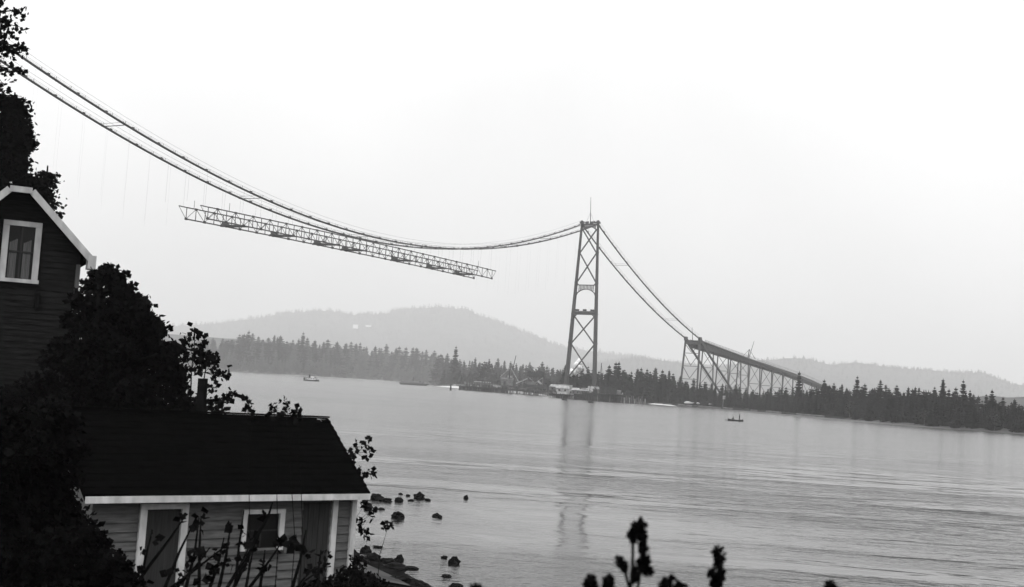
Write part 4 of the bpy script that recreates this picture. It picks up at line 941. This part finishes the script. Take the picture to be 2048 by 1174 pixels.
cedar('cedar_tree', -112, 40, atY(-88, -260, 40).z, 2.9, 'tall ragged conifer at the top left corner with open drooping boughs', 46, 8, dens=1.0, bare=.35, ragged=.62)

def leafy(name, root, limbs, leafsz, nl, label, cat, r0=.12, mat_='nearleaf', spread=.45, seed=1, stem='trunk'):
    """trunk + limbs ending in leaf clusters; limbs = list of end points with cluster radius"""
    r = random.Random(seed); t = thing(name, root, label, cat); tr = MB(); cr_ = MB(); P = []
    top = max(limbs, key=lambda q: q[0].z)[0]
    mid = root + (top - root) * .45; tr.tube([root, mid, root + (top - root) * .8], [r0, r0 * .7, r0 * .35], 8)
    for e_, rad in limbs:
        f = r.uniform(.25, .75); s_ = root + (top - root) * min(f, max(.1, (e_.z - root.z) / (top.z - root.z) * .75))
        m_ = (s_ + e_) / 2 + V((0, 0, (e_ - s_).length * .12)); tr.tube([s_, m_, e_], [r0 * .4, r0 * .25, r0 * .08], 5)
        n = int(nl * rad * rad); X = rng.normal(size=(n, 3)); X /= np.linalg.norm(X, axis=1)[:, None]; X *= rad * rng.uniform(.1, 1, (n, 1)) ** .5; X[:, 2] *= .8; P.append(X + np.array(e_))
    cr_.leaves(np.concatenate(P), leafsz, 0, 1.0, .35)
    part(tr, stem, MT['bark'], t); part(cr_, 'crown', MT[mat_], t); return t
# big maple: outline from clusters
out = [(214, 545), (196, 552), (232, 556), (180, 568), (252, 578), (225, 580), (200, 590), (268, 600), (240, 610), (178, 612), (285, 608), (210, 640), (262, 640), (292, 632), (302, 648), (160, 600), (240, 670), (285, 668), (306, 680), (318, 690), (270, 700), (318, 660), (300, 715),
       (328, 712), (336, 730), (340, 760), (318, 745), (352, 778), (362, 800), (330, 790), (376, 815), (350, 825), (385, 828), (298, 770), (310, 810), (142, 640), (140, 680), (160, 650), (350, 745), (362, 742), (340, 700), (396, 806), (120, 690), (105, 720), (95, 760)]
random.seed(21); limbs = [(atY(x, y, 27 + random.uniform(-1.2, 1.2)), random.uniform(.17, .27)) for x, y in out]
limbs += [(atY(random.uniform(175, 270), random.uniform(610, 700), 27 + random.uniform(-1.2, 1.5)), .42) for _ in range(16)]
limbs += [(atY(random.uniform(130, 320), random.uniform(700, 850), 27 + random.uniform(-1.2, 1.5)), .45) for _ in range(30)]
limbs += [(atY(random.uniform(20, 150), random.uniform(760, 900), 27 + random.uniform(-1.2, 1.5)), .45) for _ in range(16)]
g = ground_at(190, 27); g.z = near_z(g.x, g.y) - .1
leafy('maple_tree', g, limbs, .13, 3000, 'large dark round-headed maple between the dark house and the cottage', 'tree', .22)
# saplings by the stovepipe
def sapling(pxs_, Y, label, seed, sz=.12, nl=700, clumps=(), r0=.022):
    r = random.Random(seed); pts_ = [atY(x, y, Y) for x, y in pxs_]; g = pts_[0].copy(); g.z = near_z(g.x, g.y) - .05
    t = thing('sapling', g, label, 'sapling'); part(MB().tube([g] + pts_, [r0 * 1.4] + [r0 * (1 - .75 * i / len(pts_)) for i in range(len(pts_))], 6), 'stem', MT['bark'], t)
    tw_ = MB(); P = []
    for x, y, rad in clumps:
        e_ = atY(x, y, Y + r.uniform(-.3, .3)); s_ = min(pts_, key=lambda q: (q - e_).length + max(0, q.z - e_.z) * 3); tw_.tube([s_, (s_ + e_) / 2 + V((0, 0, -.03)), e_], [r0 * .5, r0 * .35, r0 * .2], 4)
        R = rad / F_PX * Y; P.append(rng.normal(size=(max(8, int(nl * rad / 20)), 3)) * R * .42 + np.array(e_))
    part(tw_, 'twigs', MT['bark'], t)
    part(MB().leaves(np.concatenate(P), sz, 0, 1, .3), 'leaves', MT['nearleaf'], t); return t
sapling([(378, 870), (381, 800), (383, 740), (388, 700), (390, 668)], 30, 'slender sapling with clumped leaves left of the stovepipe', 1, .15, 34,
        [(390, 664, 10), (374, 676, 16), (405, 684, 15), (392, 700, 17), (366, 694, 13), (372, 714, 15), (390, 716, 14), (410, 708, 12), (360, 735, 14), (405, 724, 10), (350, 745, 12), (358, 772, 16), (372, 768, 12), (345, 790, 16), (384, 795, 12), (340, 760, 14)])
sapling([(398, 850), (402, 800), (410, 745), (416, 715)], 29.5, 'thinner sapling leaning right just behind the stovepipe top', 2, .15, 32,
        [(414, 716, 13), (425, 722, 13), (432, 718, 9), (397, 740, 10), (434, 738, 11), (438, 750, 14), (450, 748, 9), (428, 772, 14), (441, 800, 13), (456, 796, 12), (468, 790, 9), (425, 800, 12), (430, 822, 12), (446, 822, 9), (416, 825, 12)])
for i, (pp, cl, lab) in enumerate([
    ([(500, 1100), (497, 900), (495, 810)], [(494, 796, 8), (497, 806, 8), (498, 818, 11), (508, 828, 7)], 'leafy shoot rising past the ridge nearest the stovepipe'),
    ([(556, 1100), (552, 900), (548, 820)], [(548, 812, 8), (550, 822, 10), (540, 828, 6)], 'short leafy shoot over the middle of the ridge'),
    ([(590, 1080), (578, 900), (571, 815)], [(570, 800, 9), (572, 812, 8), (576, 826, 12), (590, 828, 8)], 'tallest leafy shoot over the right half of the cottage ridge'),
    ([(606, 1080), (600, 920), (596, 835)], [(596, 824, 9), (592, 834, 8)], 'low leafy shoot nearest the right end of the ridge')]):
    sapling(pp, 17, lab, 20 + i, .085, 20, cl, .006)
sapling([(690, 1170), (700, 1050), (700, 960), (712, 905)], 27.4, 'leafy bush peeping past the right slope of the cottage roof', 31, .13, 26,
        [(700, 905, 10), (716, 893, 13), (732, 888, 9), (738, 900, 9), (708, 918, 10), (734, 914, 7), (722, 946, 11), (738, 946, 8), (710, 950, 10), (748, 944, 5), (730, 1008, 10), (742, 1030, 9), (722, 1045, 9), (728, 1062, 8), (736, 1072, 9), (712, 1035, 7), (745, 1018, 6)], .014)
sapling([(759, 1110), (767, 1085), (774, 1060)], 30, 'thin seedling with one leaf clump standing on the beach', 32, .14, 20, [(775, 1047, 7), (783, 1052, 8), (772, 1055, 5)], .009)
# stalks across the cottage front
random.seed(5)
stk = [(300, 1130, 372, 1030), (330, 1174, 395, 1030), (372, 1174, 398, 1035), (398, 1174, 402, 1032), (420, 1174, 448, 1075), (438, 1174, 462, 1045), (470, 1174, 488, 1020), (455, 1174, 500, 1090), (355, 1174, 420, 1095), (492, 1174, 505, 1105), (345, 1174, 460, 1085),
       (520, 1174, 530, 1100), (500, 1174, 560, 1090), (585, 1174, 612, 1060), (520, 1060, 545, 1005), (280, 1174, 305, 1060), (636, 1174, 642, 1100)]
nst = [0]
for x0, y0, x1, y1 in stk:
    Y = random.uniform(15, 18.5); b0, b1 = atY(x0, y0, Y), atY(x1, y1, Y); g = b0 + (b0 - b1).normalized() * .2; g.z = min(g.z, near_z(g.x, g.y)) if False else b0.z
    d = (b0 - b1); g = b0 + d * ((b0.z - near_z(b0.x, b0.y)) / max(.05, -d.z) if d.z < 0 else 0); 
    if (g - b0).length > 1.6: g = b0 + (g - b0).normalized() * 1.6; g.z = near_z(g.x, g.y)
    t = thing('weed_stalk', g, 'dark leaning weed stalk in front of the cottage wall', 'weed', 'weed stalks before the cottage')
    part(MB().tube([g, b0, (b0 + b1) / 2 + V((random.uniform(-.03, .03), 0, 0)), b1], [.026, .024, .018, .008], 5), 'stem', MT['weed'], t)
    P = []
    for k in range(random.randint(2, 4)):
        f = random.uniform(.1, 1.05); c = b0 + (b1 - b0) * f + V((random.uniform(-.1, .1), random.uniform(-.1, .1), 0)); P.append(rng.normal(size=(random.randint(2, 5), 3)) * .035 + np.array(c))
    part(MB().leaves(np.concatenate(P), .12, 0, 1, .3), 'leaves', MT['weed'], t)
# big dark bushes at bottom left
def bush(px, Y, clumps, label, seed, nl=1300, sz=.14, cat='bush'):
    g = ground_at(px, Y); g.z = near_z(g.x, g.y) - .05
    random.seed(seed); L = [(atY(x, y, Y + random.uniform(-.8, .8)), R) for x, y, R in clumps]
    return leafy('bush', g, L, sz, nl, label, cat, .06, 'weed', .45, seed, 'stem')
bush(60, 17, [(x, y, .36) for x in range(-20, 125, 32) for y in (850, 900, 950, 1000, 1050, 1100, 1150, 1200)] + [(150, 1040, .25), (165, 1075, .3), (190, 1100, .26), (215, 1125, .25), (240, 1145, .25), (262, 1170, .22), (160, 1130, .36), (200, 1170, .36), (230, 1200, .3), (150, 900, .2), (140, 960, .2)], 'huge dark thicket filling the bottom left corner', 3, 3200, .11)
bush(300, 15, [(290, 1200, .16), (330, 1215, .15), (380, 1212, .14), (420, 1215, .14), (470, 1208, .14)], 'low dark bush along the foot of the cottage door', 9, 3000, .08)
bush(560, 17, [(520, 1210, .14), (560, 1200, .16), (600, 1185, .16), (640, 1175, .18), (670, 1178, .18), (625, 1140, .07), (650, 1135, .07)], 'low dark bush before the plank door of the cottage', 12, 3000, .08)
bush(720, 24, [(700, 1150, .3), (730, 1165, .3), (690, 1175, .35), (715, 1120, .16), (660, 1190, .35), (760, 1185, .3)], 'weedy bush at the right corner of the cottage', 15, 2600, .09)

# blurred flower spikes close to the camera
def spike(blobs, stem, Y, label, seed):
    r = random.Random(seed); g = atY(stem[0][0], 1174, Y); g.z = near_z(g.x, g.y)
    t = thing('flower_spike', g, label, 'plant', 'flower spikes close to the camera')
    part(MB().tube([g] + [atY(x, y, Y) for x, y in stem], [.006] * (len(stem) + 1), 5), 'stem', MT['weed'], t)
    P = []
    for x, y, rx, ry in blobs:
        n = int(rx * ry * .9) + 20; X = rng.normal(size=(n, 3)); X /= np.linalg.norm(X, axis=1)[:, None]; X *= rng.uniform(0, 1, (n, 1)) ** .33
        k = Y / F_PX; c = atY(x, y, Y); P.append(X * np.array([rx * k, rx * k, ry * k]) * .85 + np.array(c))
    part(MB().leaves(np.concatenate(P), .016, 0, 1, 0), 'florets', MT['weed'], t)
spike([(1280, 1052, 11, 18), (1284, 1072, 10, 14), (1272, 1056, 9, 12), (1286, 1095, 9, 14), (1290, 1118, 12, 14), (1292, 1140, 11, 13), (1280, 1130, 9, 10), (1296, 1142, 10, 9), (1272, 1145, 9, 13), (1268, 1158, 7, 8)], [(1276, 1174), (1284, 1120), (1283, 1050)], 4.6, 'tallest blurred flower spike at the bottom of the picture', 1)
spike([(1264, 1070, 9, 12), (1268, 1077, 7, 9)], [(1262, 1174), (1266, 1110), (1265, 1075)], 4.5, 'small blurred tuft hugging the left side of the tallest spike', 2)
spike([(1240, 1122, 9, 9), (1247, 1134, 10, 9)], [(1258, 1174), (1252, 1150), (1243, 1126)], 4.6, 'detached blurred tuft left of the tallest flower spike', 3)
spike([(1436, 1110, 10, 20), (1438, 1125, 11, 14), (1424, 1148, 11, 9), (1438, 1156, 12, 12), (1443, 1146, 9, 9), (1430, 1168, 14, 10)], [(1432, 1174), (1437, 1140), (1437, 1105)], 4.8, 'second tallest blurred spike, standing right of the tallest', 4)
spike([(1180, 1166, 13, 16), (1184, 1180, 16, 16)], [(1181, 1174), (1181, 1160)], 4.4, 'stubby blurred spike at the frame bottom, leftmost', 5)
spike([(1216, 1164, 11, 17), (1218, 1182, 14, 16)], [(1217, 1174), (1217, 1158)], 4.4, 'stubby blurred spike, second from the left', 6)
spike([(1334, 1164, 12, 8), (1346, 1157, 8, 5), (1328, 1176, 14, 10)], [(1332, 1174), (1338, 1162)], 4.5, 'low blurred sprig between the two tall spikes, left one', 7)
spike([(1362, 1172, 8, 7), (1352, 1180, 14, 8)], [(1358, 1174), (1361, 1170)], 4.5, 'low blurred sprig between the two tall spikes, right one', 8)
spike([(1660, 1170, 10, 10), (1655, 1182, 13, 10)], [(1657, 1174), (1660, 1168)], 4.6, 'blurred tip at the frame bottom, far right of the others', 9)
spike([(950, 1176, 14, 7), (962, 1184, 16, 8)], [(955, 1190), (955, 1180)], 4.8, 'low blurred leaf tip at the bottom, left of all the spikes', 10)

# ------------------------------------------------------------------ shore rocks
R = [(908, 1122, 10, 9, 'round dark boulder standing alone in the shallows'), (795, 1031, 11, 8, 'pointed dark rock in the water beyond the seedling'), (838, 993, 11, 8, 'domed dark rock, largest of the far row off the roof corner'), (872, 1031, 7, 4, 'low double rock awash right of the pointed rock'),
     (880, 1034, 4, 3, 'small stone touching the low double rock'), (855, 1000, 6, 3, 'small rock just right of the domed one'), (932, 995, 5, 4, 'lone small rock farthest out in the water'), (752, 995, 15, 8, 'weed-covered rock at the tip of the cottage eave'), (770, 1000, 14, 5, 'flat weedy rock right of the one at the eave tip'),
     (797, 1000, 8, 5, 'small rock ending the row off the eave tip'), (822, 1001, 6, 2, 'thin awash rock left of the domed one'), (801, 988, 4, 2, 'tiny rock farther out above the row'), (816, 991, 4, 2, 'tiny awash stone left of the domed rock'), (888, 1115, 6, 3, 'flat stone awash left of the round boulder'), (762, 1018, 6, 2, 'tiny stone awash below the eave tip rocks'),
     (732, 1100, 10, 8, 'weedy boulder at the edge of the beach'), (745, 1118, 16, 9, 'broad weed-covered rock on the beach edge'), (775, 1122, 16, 6, 'flat weedy rock beside the broad one'), (798, 1118, 8, 8, 'upright weedy stone at the water edge'), (790, 1134, 24, 7, 'long weedy ledge running into the water'), (822, 1136, 14, 3, 'pointed low tip of the weedy ledge'),
     (755, 1094, 9, 2, 'thin dark stone awash off the beach'), (720, 1128, 16, 10, 'dark rock against the cottage corner bushes'), (800, 1165, 22, 8, 'dark rock at the very bottom of the beach'), (838, 1172, 16, 6, 'low rock at the bottom edge in the water'), (893, 1152, 9, 3, 'awash stone below the round boulder'), (735, 1012, 9, 6, 'weedy stone under the eave tip'), (912, 1172, 12, 5, 'rock breaking the surface at the bottom edge')]
for i, (px, py, rx, ry, lab) in enumerate(R):
    p = atZ(px, py + ry * .5, .0); k = p.y / F_PX
    tag(blob((0, 0, 0), (rx * k * 1.05, rx * k * .8, ry * k * 1.25), i + 2, 3, .35, 1.9).build('shore_rock', MT['rock'], smooth=False), lab, 'rock').location = (p.x, p.y, max(0, near_z(p.x, p.y)) + .02)
print('objects', len(bpy.data.objects))
